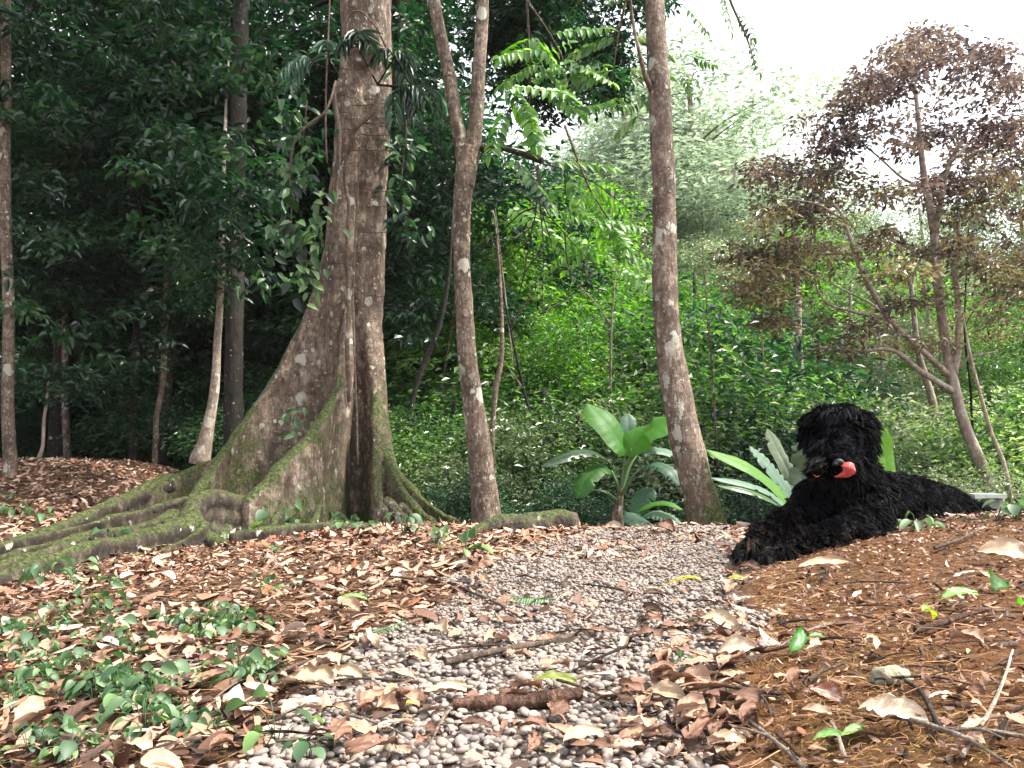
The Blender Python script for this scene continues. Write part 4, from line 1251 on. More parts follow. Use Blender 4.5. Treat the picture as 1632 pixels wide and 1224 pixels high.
# broad leaved climbers left of the trunk
def vine_leaves(label, path, n, L, mat, seed, spread=18, dj=.15):
    q = np.random.default_rng(seed)
    t = thing('climbing_plant', label, 'plant', tuple(at(*path[0])))
    ms, ml = MB(), MB()
    P, r = smooth_path([at(*p) for p in path], np.linspace(.006, .003, len(path)), 5)
    V, F = tube(P, r, 5)
    ms.add(V, F)
    k = q.integers(0, len(P), n)
    d0 = path[0][2]
    pos = P[k] + q.standard_normal((n, 3)) * spread * mpp(d0) * np.array([1, .6, 1])
    d = q.standard_normal((n, 3)) * np.array([1, .6, .4]) + np.array([0, -.2, -.8])
    LL = L * (.6 + .7 * q.random(n))
    leaves(ml, pos, d, np.array([0, -1., .8]) + .5 * q.standard_normal((n, 3)), LL, LL * .5, q.random(n), 8)
    wpart('stem', ms, M['bark_twig'], t)
    wpart('leaves', ml, M[mat], t)
vine_leaves('curtain of broad dark leaves hanging left of the big trunk', [(490, 160, 6.4), (480, 250, 6.4), (470, 300, 6.4), (465, 360, 6.4), (490, 430, 6.4)], 130, .11, 'leaf_dark', 500, 24)
vine_leaves('climber with pale heart leaves beside the left edge of the big trunk', [(515, 300, 6.35), (505, 350, 6.35), (495, 400, 6.35), (500, 460, 6.35)], 60, .10, 'leaf_weed', 501, 14)
vine_leaves('leafy climber along the right edge of the big trunk', [(640, 100, 6.9), (648, 200, 6.9), (640, 300, 6.9), (655, 380, 6.9)], 150, .10, 'leaf_dark', 502, 16)
vine_leaves('small dark fern growing on the big trunk foot', [(480, 655, 6.2), (465, 665, 6.1), (470, 720, 6.1)], 16, .07, 'leaf_weed', 503, 7)

# ------------------------------------------------------------------ banana plants
def banana_leaf(mb, pts, w, seed=0, tear=0.0, fold=.25, tone=.5):
    """blade along the pixel path; w = full width in metres; tear splits the blade into strips"""
    q = np.random.default_rng(seed)
    P, _ = smooth_path([at(*p) for p in pts], np.ones(len(pts)), 10)
    n = len(P)
    t = np.linspace(0, 1, n)
    prof = np.clip(np.minimum(t / .14, 1), 0, 1) ** .7 * np.clip((1 - t) / .28, 0, 1) ** .55
    T = unit(np.gradient(P, axis=0))
    view_ = unit(P - np.array([0, 0, CAMZ]))
    nrm = unit(np.array([0, -.5, .8]) - .0 * view_)
    S = unit(np.cross(nrm, T))
    Nn = np.cross(T, S)
    K = 5
    for s in (-1, 1):
        V = []
        for i in range(n):
            cut = 1.0
            if tear and i % 3 == 0 and q.random() < tear:
                cut = .35 + .3 * q.random()
            for k in range(K):
                u = k / (K - 1)
                wv = .022 * math.sin(i * 1.7 + seed) * u
                V.append(P[i] + S[i] * s * u * w * .5 * prof[i] * (cut if k == K - 1 else min(1, cut + .3)) + Nn[i] * (fold * w * .5 * u * prof[i] * (1 - .9 * u) + wv * w * .4 * prof[i]) - np.array([0, 0, .10 * w * u * u]) + T[i] * u * w * .18 * prof[i])
        F = [[i * K + k, i * K + k + 1, (i + 1) * K + k + 1, (i + 1) * K + k] for i in range(n - 1) for k in range(K - 1)]
        F = np.array(F)
        if s < 0: F = F[:, ::-1]
        mb.add(np.array(V), F, np.clip(tone + .06 * q.standard_normal(len(V)), 0, 1))
def banana(label, base, stem, petioles, blades, trunk_mat='bark_twig'):
    b = at(*base)
    t = thing('banana_plant', label, 'plant', (b[0], b[1], gz1(b[0], b[1])))
    ms = MB()
    P, r = smooth_path([at(*p) for p in stem[0]], [w * .5 * mpp(base[2]) for w in stem[1]], 5)
    V, F = tube(P, r, 10)
    ms.add(V, F)
    wpart('stem', ms, M['bark_slim'], t)
    mp_ = MB()
    for pts in petioles:
        P, r = smooth_path([at(*p) for p in pts], np.linspace(.016, .006, len(pts)), 5)
        V, F = tube(P, r, 7)
        mp_.add(V, F, .75)
    wpart('leaf_stalks', mp_, M['leaf_weed'], t)
    for i, (pts, w, mat, tear, tone) in enumerate(blades):
        m = MB()
        banana_leaf(m, pts, w * mpp(base[2]), seed=i * 7 + 1, tear=tear, tone=tone)
        rib = MB()
        wpart('leaf', m, M[mat], t)
    return t
DB = 6.3
banana('banana plant with broad torn leaves at the crest, left of the leaning trunk', (985, 835, DB), ([(986, 880, DB), (984, 835, DB), (986, 805, DB), (990, 775, DB)], [24, 20, 14, 10]),
       [[(988, 790, DB), (992, 760, DB), (996, 722, DB)], [(990, 785, DB), (998, 750, DB), (1006, 715, DB - .05)], [(987, 785, DB), (980, 755, DB), (972, 738, DB - .05)], [(990, 790, DB), (1008, 760, DB - .1), (1025, 745, DB - .15)], [(986, 800, DB), (965, 785, DB - .1), (940, 780, DB - .15)], [(990, 785, DB), (1003, 745, DB + .05), (1018, 722, DB + .1)], [(988, 790, DB), (983, 770, DB - .1), (975, 750, DB - .1)]],
       [([(1000, 722, DB), (985, 700, DB - .02), (965, 672, DB), (934, 642, DB + .1)], 52, 'leaf_banana', 0, .45),
        ([(1004, 722, DB - .05), (1018, 698, DB - .05), (1040, 682, DB - .1), (1068, 664, DB - .1)], 56, 'leaf_banana', 0, .5),
        ([(1004, 700, DB + .1), (1002, 680, DB + .1), (1000, 658, DB + .15)], 26, 'leaf_blue', 0, .5),
        ([(973, 738, DB - .05), (950, 722, DB - .2), (915, 722, DB - .35), (862, 742, DB - .5)], 26, 'leaf_mid', .2, .2),
        ([(975, 750, DB - .1), (955, 745, DB - .2), (935, 762, DB - .3), (922, 790, DB - .35)], 34, 'leaf_banana', .5, .2),
        ([(1014, 722, DB), (1035, 716, DB - .1), (1058, 718, DB - .1), (1082, 726, DB - .1)], 22, 'leaf_blue', .2, .6),
        ([(1022, 746, DB - .1), (1045, 740, DB - .2), (1068, 750, DB - .3), (1082, 772, DB - .35)], 26, 'leaf_blue', .8, .35),
        ([(1008, 820, DB - .1), (1016, 805, DB - .1), (1028, 790, DB - .1), (1042, 778, DB - .1)], 36, 'leaf_blue', .2, .35),
        ([(1015, 815, DB - .15), (1040, 803, DB - .2), (1065, 802, DB - .25), (1088, 812, DB - .3)], 12, 'leaf_banana', 0, .6),
        ([(996, 815, DB - .1), (1010, 825, DB - .2), (1022, 835, DB - .3), (1040, 846, DB - .35)], 34, 'leaf_blue', .7, .5),
        ([(1020, 825, DB - .1), (1040, 818, DB - .2), (1060, 822, DB - .25), (1084, 832, DB - .3)], 26, 'leaf_blue', .7, .45)])
DC = 5.6
banana('banana plant with long bright and bluish leaves fanning out left of the dog', (1265, 840, DC), ([(1268, 890, DC), (1266, 850, DC), (1262, 810, DC)], [22, 18, 10]),
       [[(1264, 830, DC), (1258, 805, DC)], [(1266, 830, DC), (1270, 790, DC)], [(1262, 830, DC), (1240, 800, DC)]],
       [([(1262, 812, DC), (1235, 776, DC - .05), (1190, 742, DC - .1), (1126, 716, DC - .1)], 34, 'leaf_banana', 0, .75),
        ([(1262, 800, DC + .05), (1245, 768, DC + .05), (1222, 738, DC + .05), (1194, 710, DC + .05)], 32, 'leaf_blue', .8, .6),
        ([(1270, 790, DC + .2), (1256, 750, DC + .2), (1238, 715, DC + .2), (1222, 682, DC + .2)], 34, 'leaf_olive', .2, .3),
        ([(1272, 790, DC + .1), (1278, 755, DC + .15), (1282, 720, DC + .15), (1284, 695, DC + .2)], 40, 'leaf_olive', .2, .25),
        ([(1258, 812, DC - .1), (1225, 785, DC - .15), (1185, 770, DC - .2), (1134, 761, DC - .25)], 18, 'leaf_blue', .3, .7),
        ([(1256, 815, DC - .1), (1225, 795, DC - .2), (1185, 780, DC - .25), (1140, 772, DC - .25)], 16, 'leaf_mid', .2, .4)])
banana('single bright banana leaf standing up behind the dog', (1420, 840, 5.0), ([(1424, 900, 5.0), (1422, 850, 5.0), (1418, 790, 5.0)], [14, 12, 8]),
       [[(1418, 795, 5.0), (1414, 760, 5.0)]],
       [([(1418, 775, 5.0), (1412, 740, 5.0), (1408, 712, 5.0), (1407, 680, 5.0)], 32, 'leaf_banana', 0, .8),
        ([(1416, 790, 5.1), (1404, 760, 5.1), (1396, 735, 5.1), (1392, 715, 5.15)], 18, 'leaf_blue', 0, .6)])

# ------------------------------------------------------------------ mossy log
DL = 5.0
lg = px_thing('mossy_log', 'short mossy log lying across the crest of the path', 'log', 830, 850, DL)
mb = MB()
blob_chain(mb, [at(735, 862, 4.35), at(765, 850, 4.45), at(800, 841, 4.55), (at(840, 838, 4.62)), at(880, 836, 4.68), at(906, 833, 4.72)], [.04, .058, .070, .074, .074, .070], 14)
me = remesh(mb, 'log', .014, 4)
roughen(me, [(.02, 5, 1), (.008, 16, 1)])
place_mesh(me, M['bark_root'], lg, 'bark')
c0 = at(914, 833, 4.74)
mb = MB()
V, F = tube([c0 + np.array([-.03, -.01, 0]), c0 + np.array([.012, .003, 0])], [.068, .060], 16)
mb.add(V, F)
wpart('cut_end', mb, M['bark_twig'], lg)

# grey slab on a low post behind the dog's tail
t = px_thing('stone_slab', 'thin grey slab on a low post behind the rump of the dog', 'slab', 1578, 815, 4.6)
def boxm(c, s, rz=0):
    V = np.array([[x, y, z] for x in (-.5, .5) for y in (-.5, .5) for z in (-.5, .5)]) * np.array(s)
    V += np.random.default_rng(2).normal(0, .0015, V.shape)
    cr, sr = math.cos(rz), math.sin(rz)
    V = np.stack([V[:, 0] * cr - V[:, 1] * sr, V[:, 0] * sr + V[:, 1] * cr, V[:, 2]], 1) + np.asarray(c)
    return V, np.array([[0, 1, 3, 2], [4, 6, 7, 5], [0, 4, 5, 1], [2, 3, 7, 6], [0, 2, 6, 4], [1, 5, 7, 3]])
M['slab'] = plain_mat('grey_slab', [(0, (.2, .22, .2)), (1, (.26, .30, .28))], .85, .2, 40, .3)
mb = MB().add(*boxm(at(1566, 790, 4.6), (.19, .14, .022), .1), .8)
wpart('slab_top', mb, M['slab'], t, False)
pp = at(1583, 818, 4.6)
mb = MB().add(*boxm((pp[0], pp[1], pp[2] - .035), (.075, .07, .24), .1), .1)
wpart('post', mb, M['slab'], t, False)

# ------------------------------------------------------------------ the dog
dog_base = G(1390, 856)
dog = thing('dog', 'shaggy black dog lying on the earth bank licking its nose with a pink tongue', 'dog', tuple(dog_base))
mb = MB()
A = at
def cap(p, q_, r1, r2, n=5):
    blob_chain(mb, [p, (np.asarray(p) + np.asarray(q_)) / 2, q_], [r1, (r1 + r2) / 2, r2], 14, n)
H0 = A(1337, 694, 2.88)
ball(mb, H0, (.112, .105, .098))
ball(mb, A(1332, 664, 2.86), (.092, .085, .052))
cap(A(1335, 712, 2.82), A(1336, 742, 2.70), .084, .064)          # muzzle toward the camera
ball(mb, A(1334, 760, 2.72), (.060, .05, .040))                   # beard
ball(mb, A(1312, 748, 2.72), (.042, .045, .050))
ball(mb, A(1362, 748, 2.74), (.042, .045, .050))
# ears hang at the sides
cap(A(1296, 668, 2.90), A(1287, 702, 2.88), .038, .032)
cap(A(1376, 668, 2.90), A(1385, 708, 2.88), .038, .032)
# neck, chest, trunk
cap(A(1342, 725, 2.98), A(1352, 790, 3.06), .098, .125)
ball(mb, A(1352, 822, 3.02), (.155, .15, .120))
cap(A(1365, 800, 3.10), A(1430, 806, 3.30), .130, .132)
cap(A(1430, 806, 3.30), A(1500, 812, 3.55), .132, .115)
cap(A(1500, 815, 3.50), A(1560, 822, 3.66), .100, .055)
cap(A(1545, 815, 3.55), A(1592, 822, 3.60), .050, .022)           # rump to tail
# hind thigh and foot seen low at the right
cap(A(1500, 822, 3.35), A(1455, 845, 3.12), .070, .045)
cap(A(1455, 848, 3.10), A(1425, 850, 3.00), .036, .028)
# left foreleg (far): shoulder, elbow, paw
cap(A(1305, 790, 3.02), A(1282, 828, 2.98), .085, .075)
cap(A(1282, 828, 2.98), A(1225, 856, 2.84), .070, .050)
cap(A(1225, 856, 2.84), A(1193, 876, 2.76), .050, .040)
# right foreleg (near)
cap(A(1392, 800, 3.00), A(1375, 842, 2.88), .085, .070)
cap(A(1375, 842, 2.88), A(1290, 866, 2.74), .062, .046)
cap(A(1290, 866, 2.74), A(1237, 884, 2.66), .046, .038)
for dx in (-13, -4, 5):
    ball(mb, A(1222 + dx * .6, 888 + abs(dx) * .1, 2.63 + dx * .003), (.016, .022, .014))
    ball(mb, A(1180 + dx * .6, 880 + abs(dx) * .1, 2.72 + dx * .003), (.016, .022, .014))
bme = remesh(mb, 'body', .009, 5)
roughen(bme, [(.010, 14, 1), (.005, 32, 1)])
Vb, Nb = mesh_arrays(bme)
bme.calc_loop_triangles()
tri = np.empty(len(bme.loop_triangles) * 3, np.int32)
bme.loop_triangles.foreach_get('vertices', tri)
tri = tri.reshape(-1, 3)

def hair_mat():
    t = NT('black_fur')
    c = t.ramp(t.attr(), [(0, (.0018, .0022, .0034)), (.45, (.0055, .0065, .0095)), (.68, (.012, .011, .012)), (1, (.050, .032, .023))])
    p = t.princ(c, .72, .08)
    return t.done(p.outputs[0])
M['fur'] = hair_mat()
t_ = NT('black_skin')
M['skin'] = t_.done(t_.princ(t_.ramp(t_.noise(t_.coord(), 60), [(.3, (.0012, .0012, .0016)), (.7, (.003, .003, .0036))]), 1.0, 0.0).outputs[0])
body = place_mesh(bme, M['skin'], dog, 'body')
def fur(nclump, per, seed, Lr=(.012, .030)):
    q = np.random.default_rng(seed)
    a, b, c = Vb[tri[:, 0]], Vb[tri[:, 1]], Vb[tri[:, 2]]
    ar = np.linalg.norm(np.cross(b - a, c - a), axis=1)
    f = q.choice(len(tri), nclump, p=ar / ar.sum())
    u, v = q.random(nclump), q.random(nclump)
    k = u + v > 1
    u[k], v[k] = 1 - u[k], 1 - v[k]
    P0 = a[f] + u[:, None] * (b - a)[f] + v[:, None] * (c - a)[f]
    N0 = unit(Nb[tri[f, 0]] + Nb[tri[f, 1]] + Nb[tri[f, 2]])
    hd = np.linalg.norm(P0 - H0, axis=1)
    head = np.clip(1.6 - hd / .13, 0, 1)
    # growth direction: down the head; along the back elsewhere; down the legs
    flow = np.tile(np.array([.35, .3, -.9]), (nclump, 1))
    legm = (P0[:, 0] < A(1290, 850, 2.85)[0]) | (P0[:, 2] < A(1350, 835, 2.9)[2]) & (P0[:, 0] < A(1400, 850, 2.85)[0])
    flow[legm] = np.array([-.75, -.35, -.5])
    rad = P0 - H0
    hf = np.stack([rad[:, 0] * 5, rad[:, 1] * 1 - .2, -np.ones(nclump) * .9], 1)
    flow = flow * (1 - head[:, None]) + hf * head[:, None]
    wv = np.array([[mnoise.noise(Vector(p * 16)), mnoise.noise(Vector(p * 16 + 7)), mnoise.noise(Vector(p * 16 + 13))] for p in P0])
    flow = unit(flow + wv * 2.4)
    out = .55 + .35 * q.random(nclump)
    out[head > .4] *= .8
    D = unit(N0 * out[:, None] + flow * .8 + .18 * q.standard_normal((nclump, 3)))
    L = (Lr[0] + (Lr[1] - Lr[0]) * q.random(nclump))
    # keep nose and tongue free
    nz = A(1345, 748, 2.62)
    face = np.linalg.norm((P0 - nz) * np.array([1, .4, 1]), axis=1)
    L = L * np.clip(face / .05, .35, 1)
    tone = np.clip(.32 + .22 * q.standard_normal(nclump), 0, .62)
    legm = legm & (head < .05) & (hd > .2)
    brown = legm & (q.random(nclump) < .75)
    tone[brown] += .45 * q.random(brown.sum()) + .08
    hip = (P0[:, 0] > A(1425, 850, 3.1)[0]) & (P0[:, 2] < A(1450, 828, 3.1)[2]) & (q.random(nclump) < .5)
    tone[hip] += .3
    S = unit(np.cross(D, q.standard_normal((nclump, 3))))
    # strands
    n = nclump * per
    ci = np.repeat(np.arange(nclump), per)
    r0 = .0055 * q.standard_normal((n, 3))
    r0 -= N0[ci] * (r0 * N0[ci]).sum(1)[:, None]
    p0 = P0[ci] + r0 - N0[ci] * .002
    Ls = L[ci] * (.7 + .6 * q.random(n))
    curl = S[ci] * (.35 * np.sin(q.random(n) * 2 + ci * 1.3))[:, None]
    grav = np.array([0, 0, -.55])
    pts = []
    for t in (0, .35, .7, 1.0):
        pts.append(p0 - r0 * .75 * t + Ls[:, None] * (D[ci] * t + (curl * math.sin(t * 3.4) * .5) + (flow[ci] * .5 + grav) * t * t * .55) + r0 * 0)
    P = np.stack(pts, 1)
    side = unit(np.cross(P[:, 3] - P[:, 0], q.standard_normal((n, 3))))
    w = .0009 * (.7 + .6 * q.random(n))[:, None]
    V = np.stack([P[:, 0] - side * w, P[:, 0] + side * w, P[:, 1] - side * w, P[:, 1] + side * w, P[:, 2] - side * w * .7, P[:, 2] + side * w * .7, P[:, 3]], 1)
    F4 = np.array([[0, 1, 3, 2], [2, 3, 5, 4]])
    F3 = np.array([[4, 5, 6]])
    o = (np.arange(n) * 7)[:, None, None]
    mbf = MB()
    mbf.add(V.reshape(-1, 3), [(F4[None] + o).reshape(-1, 4), (F3[None] + o).reshape(-1, 3)], np.repeat(np.clip(tone[ci] + .08 * q.standard_normal(n), 0, 1), 7))
    return wpart('fur', mbf, M['fur'], dog)
fur(23000, 12, 5)
# nose, tongue, eyes
t_ = NT('wet_nose')
M['nose'] = t_.done(t_.princ((.004, .004, .005), .55, .3, t_.bump(t_.noise(t_.coord(), 300), .5, .001)).outputs[0])
mb = MB()
ball(mb, A(1337, 736, 2.615), (.017, .014, .011))
ball(mb, A(1331, 740, 2.612), (.009, .012, .008))
ball(mb, A(1343, 740, 2.612), (.009, .012, .008))
me = remesh(mb, 'nose', .003, 2)
place_mesh(me, M['nose'], dog, 'nose')
t_ = NT('pink_tongue')
tn = t_.noise(t_.coord((1, 1, .4)), 120, 3)
M['tongue'] = t_.done(t_.princ(t_.ramp(tn, [(.3, (.34, .035, .035)), (.7, (.50, .085, .08))]), .38, .4, t_.bump(tn, .5, .001)).outputs[0])
# tongue: leaves the mouth at lower left, sweeps right and curls up over the lip, broad rounded tip
P = [A(1332, 760, 2.615), A(1340, 758, 2.585), A(1348, 755, 2.568), A(1353, 750, 2.560), A(1355, 745, 2.558), A(1356, 738, 2.565)]
Wt = [.003, .008, .016, .0235, .024, .015]
Pp, Wp = smooth_path(P, Wt, 5)
mb = MB()
nT = len(Pp)
Tn = unit(np.gradient(Pp, axis=0))
V = []
KS = 12
for i in range(nT):
    s = unit(np.cross(Tn[i], np.array([0, -1., 0.15])))
    nn = unit(np.cross(s, Tn[i]))
    for k in range(KS):
        a = 2 * np.pi * k / KS
        V.append(Pp[i] + s * Wp[i] * math.cos(a) + nn * (.0048 * math.sin(a) - .010 * (math.cos(a) ** 2) * (Wp[i] / .02)))
F = [[i * KS + k, i * KS + (k + 1) % KS, (i + 1) * KS + (k + 1) % KS, (i + 1) * KS + k] for i in range(nT - 1) for k in range(KS)]
V.append(Pp[0]); V.append(Pp[-1])
F3 = [[(k + 1) % KS, k, nT * KS] for k in range(KS)] + [[(nT - 1) * KS + k, (nT - 1) * KS + (k + 1) % KS, nT * KS + 1] for k in range(KS)]
mb.add(np.array(V), [np.array(F), np.array(F3)])
wpart('tongue', mb, M['tongue'], dog)
mb = MB()
blob_chain(mb, [A(1297, 757, 2.65), A(1302, 760, 2.64), A(1306, 758, 2.64)], [.0007, .0010, .0006], 6)
wpart('lip_gleam', mb, M['tongue'], dog)  # pink sliver standing in for a gleam at the left of the mouth
for ex in (1313, 1361):
    mb = MB()
    ball(mb, A(ex, 694, 2.79), (.010, .010, .010))
    wpart('eye', mb, M['nose'], dog)

# ------------------------------------------------------------------ individual fallen leaves
def dry_leaf_mesh(seed, L=1.0, W=.5, curl=.3, cup=.25, ragged=.22, lobes=0, tone=.5, twist=.2, fold=False):
    """one leaf, length 1 along x centred on 0"""
    q = np.random.default_rng(seed)
    nx_, K = 16, 5
    xs = np.linspace(0, 1, nx_)
    w = np.sin(np.pi * xs ** .85) ** .75
    if lobes:
        w = w * (.72 + .32 * np.abs(np.sin(xs * np.pi * lobes)))
    cols = []
    V, A_ = [], []
    for i, x in enumerate(xs):
        for k in range(-K, K + 1):
            u = k / K
            rg = 1 - (ragged * q.random() if abs(k) == K else 0)
            y = u * w[i] * .5 * W * rg
            z = curl * (x - .5) ** 2 * -1 + curl * .2 + cup * u * u * w[i] * W * .9 + 1.6 * twist * u * (x - .5) * W + .06 * mnoise.noise(Vector((x * 4, u * 2.5, seed))) + .035 * mnoise.noise(Vector((x * 11, u * 6, seed))) * (abs(u) + .2)
            V.append([(x - .5), y + .05 * math.sin(x * 3 + seed), z])
            A_.append(tone + .05 * q.standard_normal() - (.12 if k == 0 else 0))
    m = 2 * K + 1
    F = [[i * m + k, i * m + k + 1, (i + 1) * m + k + 1, (i + 1) * m + k] for i in range(nx_ - 1) for k in range(m - 1)]
    if ragged > .3:
        F = [f for f in F if q.random() > .02 * (1 + 3 * (f[0] % m in (0, m - 2)))]
    V = np.array(V)
    V[:, 2] -= V[:, 2].min()
    mb = MB().add(V * L, np.array(F), np.clip(A_, 0, 1))
    # stalk
    s0 = V[K] * L
    Pst = np.array([s0, s0 + np.array([-.08, .01, .0]) * L, s0 + np.array([-.17, .03, -.01]) * L])
    Vs, Fs = tube(Pst, [.006 * L, .005 * L, .004 * L], 5)
    mb.add(Vs, Fs, max(0, tone - .25))
    return mb
_lf = [0]
def fallen(label, px, py, Lpx, ang, mat='litter', tone=.55, tilt=(0, 0), lift=.004, group=None, name='fallen_leaf', mesh=None, wp=.5, **kw):
    """leaf of about Lpx photo pixels lying on the ground at the pixel; ang = heading on the ground, degrees"""
    p = G(px, py)
    d = p[1]
    _lf[0] += 1
    if mesh is None:
        m = dry_leaf_mesh(_lf[0] * 3 + 5, 1.0, wp, tone=tone, **kw)
        me = m.mesh('leaf_blade')
        me.materials.append(M[mat])
    else:
        me = mesh
    o = link(name, me)
    s = Lpx * mpp(d)
    o.scale = (s, s, s)
    e = .04
    nrm = Vector((-(gz1(p[0] + e, d) - p[2]) / e, -(gz1(p[0], d + e) - p[2]) / e, 1)).normalized()
    qn = Vector((0, 0, 1)).rotation_difference(nrm)
    from mathutils import Euler
    qe = qn @ Euler((R(tilt[0]), R(tilt[1]), R(ang)), 'XYZ').to_quaternion()
    o.rotation_mode = 'QUATERNION'
    o.rotation_quaternion = qe
    o.location = (p[0], p[1], p[2] + lift + .008)
    return tag(o, label, 'leaf', group)
M['cream'] = plain_mat('cream_dry_leaf', [(0, (.26, .18, .11)), (.6, (.48, .35, .24)), (1, (.72, .60, .45))], .6, .3, 60, .4, .002)
M['ylw'] = leaf_mat('yellowing_leaf', [(.16, .20, .05), (.30, .36, .09), (.45, .42, .10), (.52, .40, .12)], .3, rough=.5)
M['grn'] = leaf_mat('fresh_green_leaf', [(.03, .12, .03), (.06, .22, .04), (.12, .32, .07), (.25, .42, .16)], .3, rough=.4)
fallen('largest cream leaf with torn holes, on the bank near the bottom edge', 1420, 1166, 112, -38, 'cream', .85, tilt=(18, 0), wp=.62, ragged=.5, curl=.2, lobes=3)
fallen('pink beige leaf standing on edge mid bank, above the grey lichen lump', 1398, 1052, 52, 60, 'cream', .55, tilt=(40, 20), wp=.7, lobes=2)
fallen('fresh green leaf standing upright at the left side of the bank', 1268, 1048, 58, 50, 'grn', .5, tilt=(60, -30), lift=.02, wp=.42)
fallen('small green leaf at the tip of the upright green leaf on the bank', 1300, 1028, 26, 10, 'grn', .7, tilt=(20, 10), wp=.5)
fallen('long tan leaf lying just below the paws of the dog', 1312, 915, 90, 12, 'cream', .35, tilt=(25, 0), wp=.26)
fallen('big pale beige curled leaf at the right edge of the bank', 1600, 898, 80, -30, 'cream', .6, tilt=(35, 10), wp=.55, curl=.6)
fallen('long thin beige leaf strip left of the broad green leaf', 1545, 935, 80, 18, 'cream', .5, wp=.2)
fallen('broad green leaf rising from the litter near the right edge', 1578, 946, 60, 60, 'leaf_banana', .3, tilt=(50, -20), lift=.015, wp=.6)
fallen('pale green leaf half buried beside the broad green leaf', 1530, 965, 60, 5, 'grn', .8, tilt=(20, 0), wp=.4)
fallen('dark green leaf cut off by the right edge of the photo', 1626, 975, 34, 80, 'grn', .3, tilt=(40, 0), wp=.6)
fallen('grey green leaf curled upright on the bank left of the green pair', 1476, 995, 48, 50, 'ylw', .15, tilt=(45, 25), wp=.5, curl=.6)
fallen('reddish brown leaf with a beige flap in the middle of the bank', 1350, 1012, 50, -20, 'litter', .35, tilt=(20, 0), wp=.5)
fallen('pair of light green leaves near the bottom of the bank, left half', 1322, 1195, 46, -12, 'grn', .9, tilt=(14, 0), wp=.45)
fallen('pair of light green leaves near the bottom of the bank, right half', 1360, 1190, 44, 18, 'grn', .92, tilt=(18, 0), wp=.42)
fallen('dusky pink curled leaf above the light green pair', 1322, 1128, 52, -50, 'litter', .98, tilt=(30, 20), wp=.6)
fallen('brown pink leaf flat on the bank below the dusky curled leaf', 1300, 1156, 50, -30, 'litter', .75, tilt=(12, 0), wp=.55)
fallen('yellowish leaf beside the twig near the bottom right', 1500, 1130, 44, 12, 'litter', .8, wp=.4)
fallen('green leaf tucked beside the front paw of the dog', 1186, 893, 34, 20, 'grn', .35, tilt=(25, 0), wp=.45)
fallen('red brown crumpled leaf just below the front paw', 1196, 916, 34, -20, 'litter', .2, tilt=(20, 10), wp=.7, ragged=.3)
fallen('pale yellow green leaf at the foot of the bank below the paw', 1172, 932, 28, 0, 'ylw', .45, wp=.5)
fallen('narrow yellow leaf on the far gravel', 1092, 935, 54, 8, 'ylw', .7, wp=.28)
fallen('greenish yellow leaf lying next to the thick brown stick', 885, 1103, 66, -2, 'ylw', .25, tilt=(12, 0), wp=.42)
fallen('thin silvery leaf blade on the gravel right of the yellow green leaf', 946, 1096, 72, -6, 'cream', .8, wp=.10)
fallen('golden heart shaped leaf standing at the end of the pale stick', 655, 1136, 36, 70, 'ylw', 1.0, tilt=(50, 0), wp=.85)
fallen('pale pink flat leaf left of the thick brown stick', 706, 1122, 76, 14, 'cream', .42, tilt=(10, 0), wp=.42)
fallen('rust red leaf lying on pebbles below the stick', 757, 1176, 52, 5, 'litter', .24, wp=.5)
fallen('orange rust leaf folded on the pebbles right of the round pale stone', 890, 1152, 46, 40, 'litter', .32, tilt=(30, 0), wp=.6, curl=.6)
fallen('small rust leaf with turned edge below the golden leaf', 690, 1180, 42, -35, 'litter', .36, tilt=(22, 0), wp=.45)
fallen('broad cracked tan leaf spread over the left rim of the gravel', 490, 1110, 78, 12, 'cream', .30, tilt=(15, 0), wp=.8, ragged=.5, lobes=3)
fallen('second cracked tan leaf beside the broad one on the gravel rim', 545, 1098, 62, 30, 'cream', .35, tilt=(12, 0), wp=.7, ragged=.5, lobes=2)
fallen('whitish torn leaf on the pebbles below the cracked tan leaves', 480, 1145, 84, 5, 'cream', .9, tilt=(8, 0), wp=.35, ragged=.4)
fallen('olive tan leaf touching the whitish torn leaf', 543, 1146, 46, -30, 'cream', .18, tilt=(15, 0), wp=.4)
fallen('long tan folded leaf pointing at the bottom edge', 620, 1140, 104, 74, 'cream', .38, tilt=(10, 0), wp=.22, cup=.9)
fallen('big tan leaf arched over the middle of the gravel', 706, 1015, 52, -60, 'cream', .38, tilt=(30, 0), wp=.6)
fallen('upright tan dry leaf right of the arched leaf', 778, 1030, 60, 80, 'cream', .25, tilt=(45, 10), wp=.5)
fallen('tan leaf with pointed tip on the pebbles above the golden leaf', 668, 1060, 46, -40, 'cream', .32, tilt=(18, 0), wp=.6, lobes=2)
fallen('large orange brown sunlit leaf in the left litter', 262, 1045, 74, 40, 'litter', .62, tilt=(22, 8), wp=.6, ragged=.4, lobes=3)
fallen('tan leaf tucked against the orange sunlit leaf', 245, 1070, 50, 20, 'cream', .35, tilt=(15, 0), wp=.5)
fallen('yellowish brown rolled leaf at far left under the weeds', 85, 1040, 46, -50, 'cream', .2, tilt=(30, 0), wp=.6)
fallen('tan bent leaf in the lower left corner standing between weeds', 215, 1172, 38, 80, 'litter', .62, tilt=(45, 0), wp=.5)
fallen('light green leaf lying in the litter left of the gravel rim', 563, 964, 42, 20, 'grn', .95, tilt=(10, 0), wp=.45)
fallen('dark fresh green leaf at the top edge of the litter near the log', 762, 881, 30, 0, 'grn', .3, tilt=(15, 0), wp=.5)
fallen('orange capped brown leaf by the roots left of the log', 536, 873, 36, 0, 'litter', .5, tilt=(20, 0), wp=.5)
fallen('large pale leaf arched over a dark gap at the foot of the bank', 1175, 1060, 70, -18, 'cream', .7, tilt=(25, 0), wp=.6, ragged=.4, curl=.7)
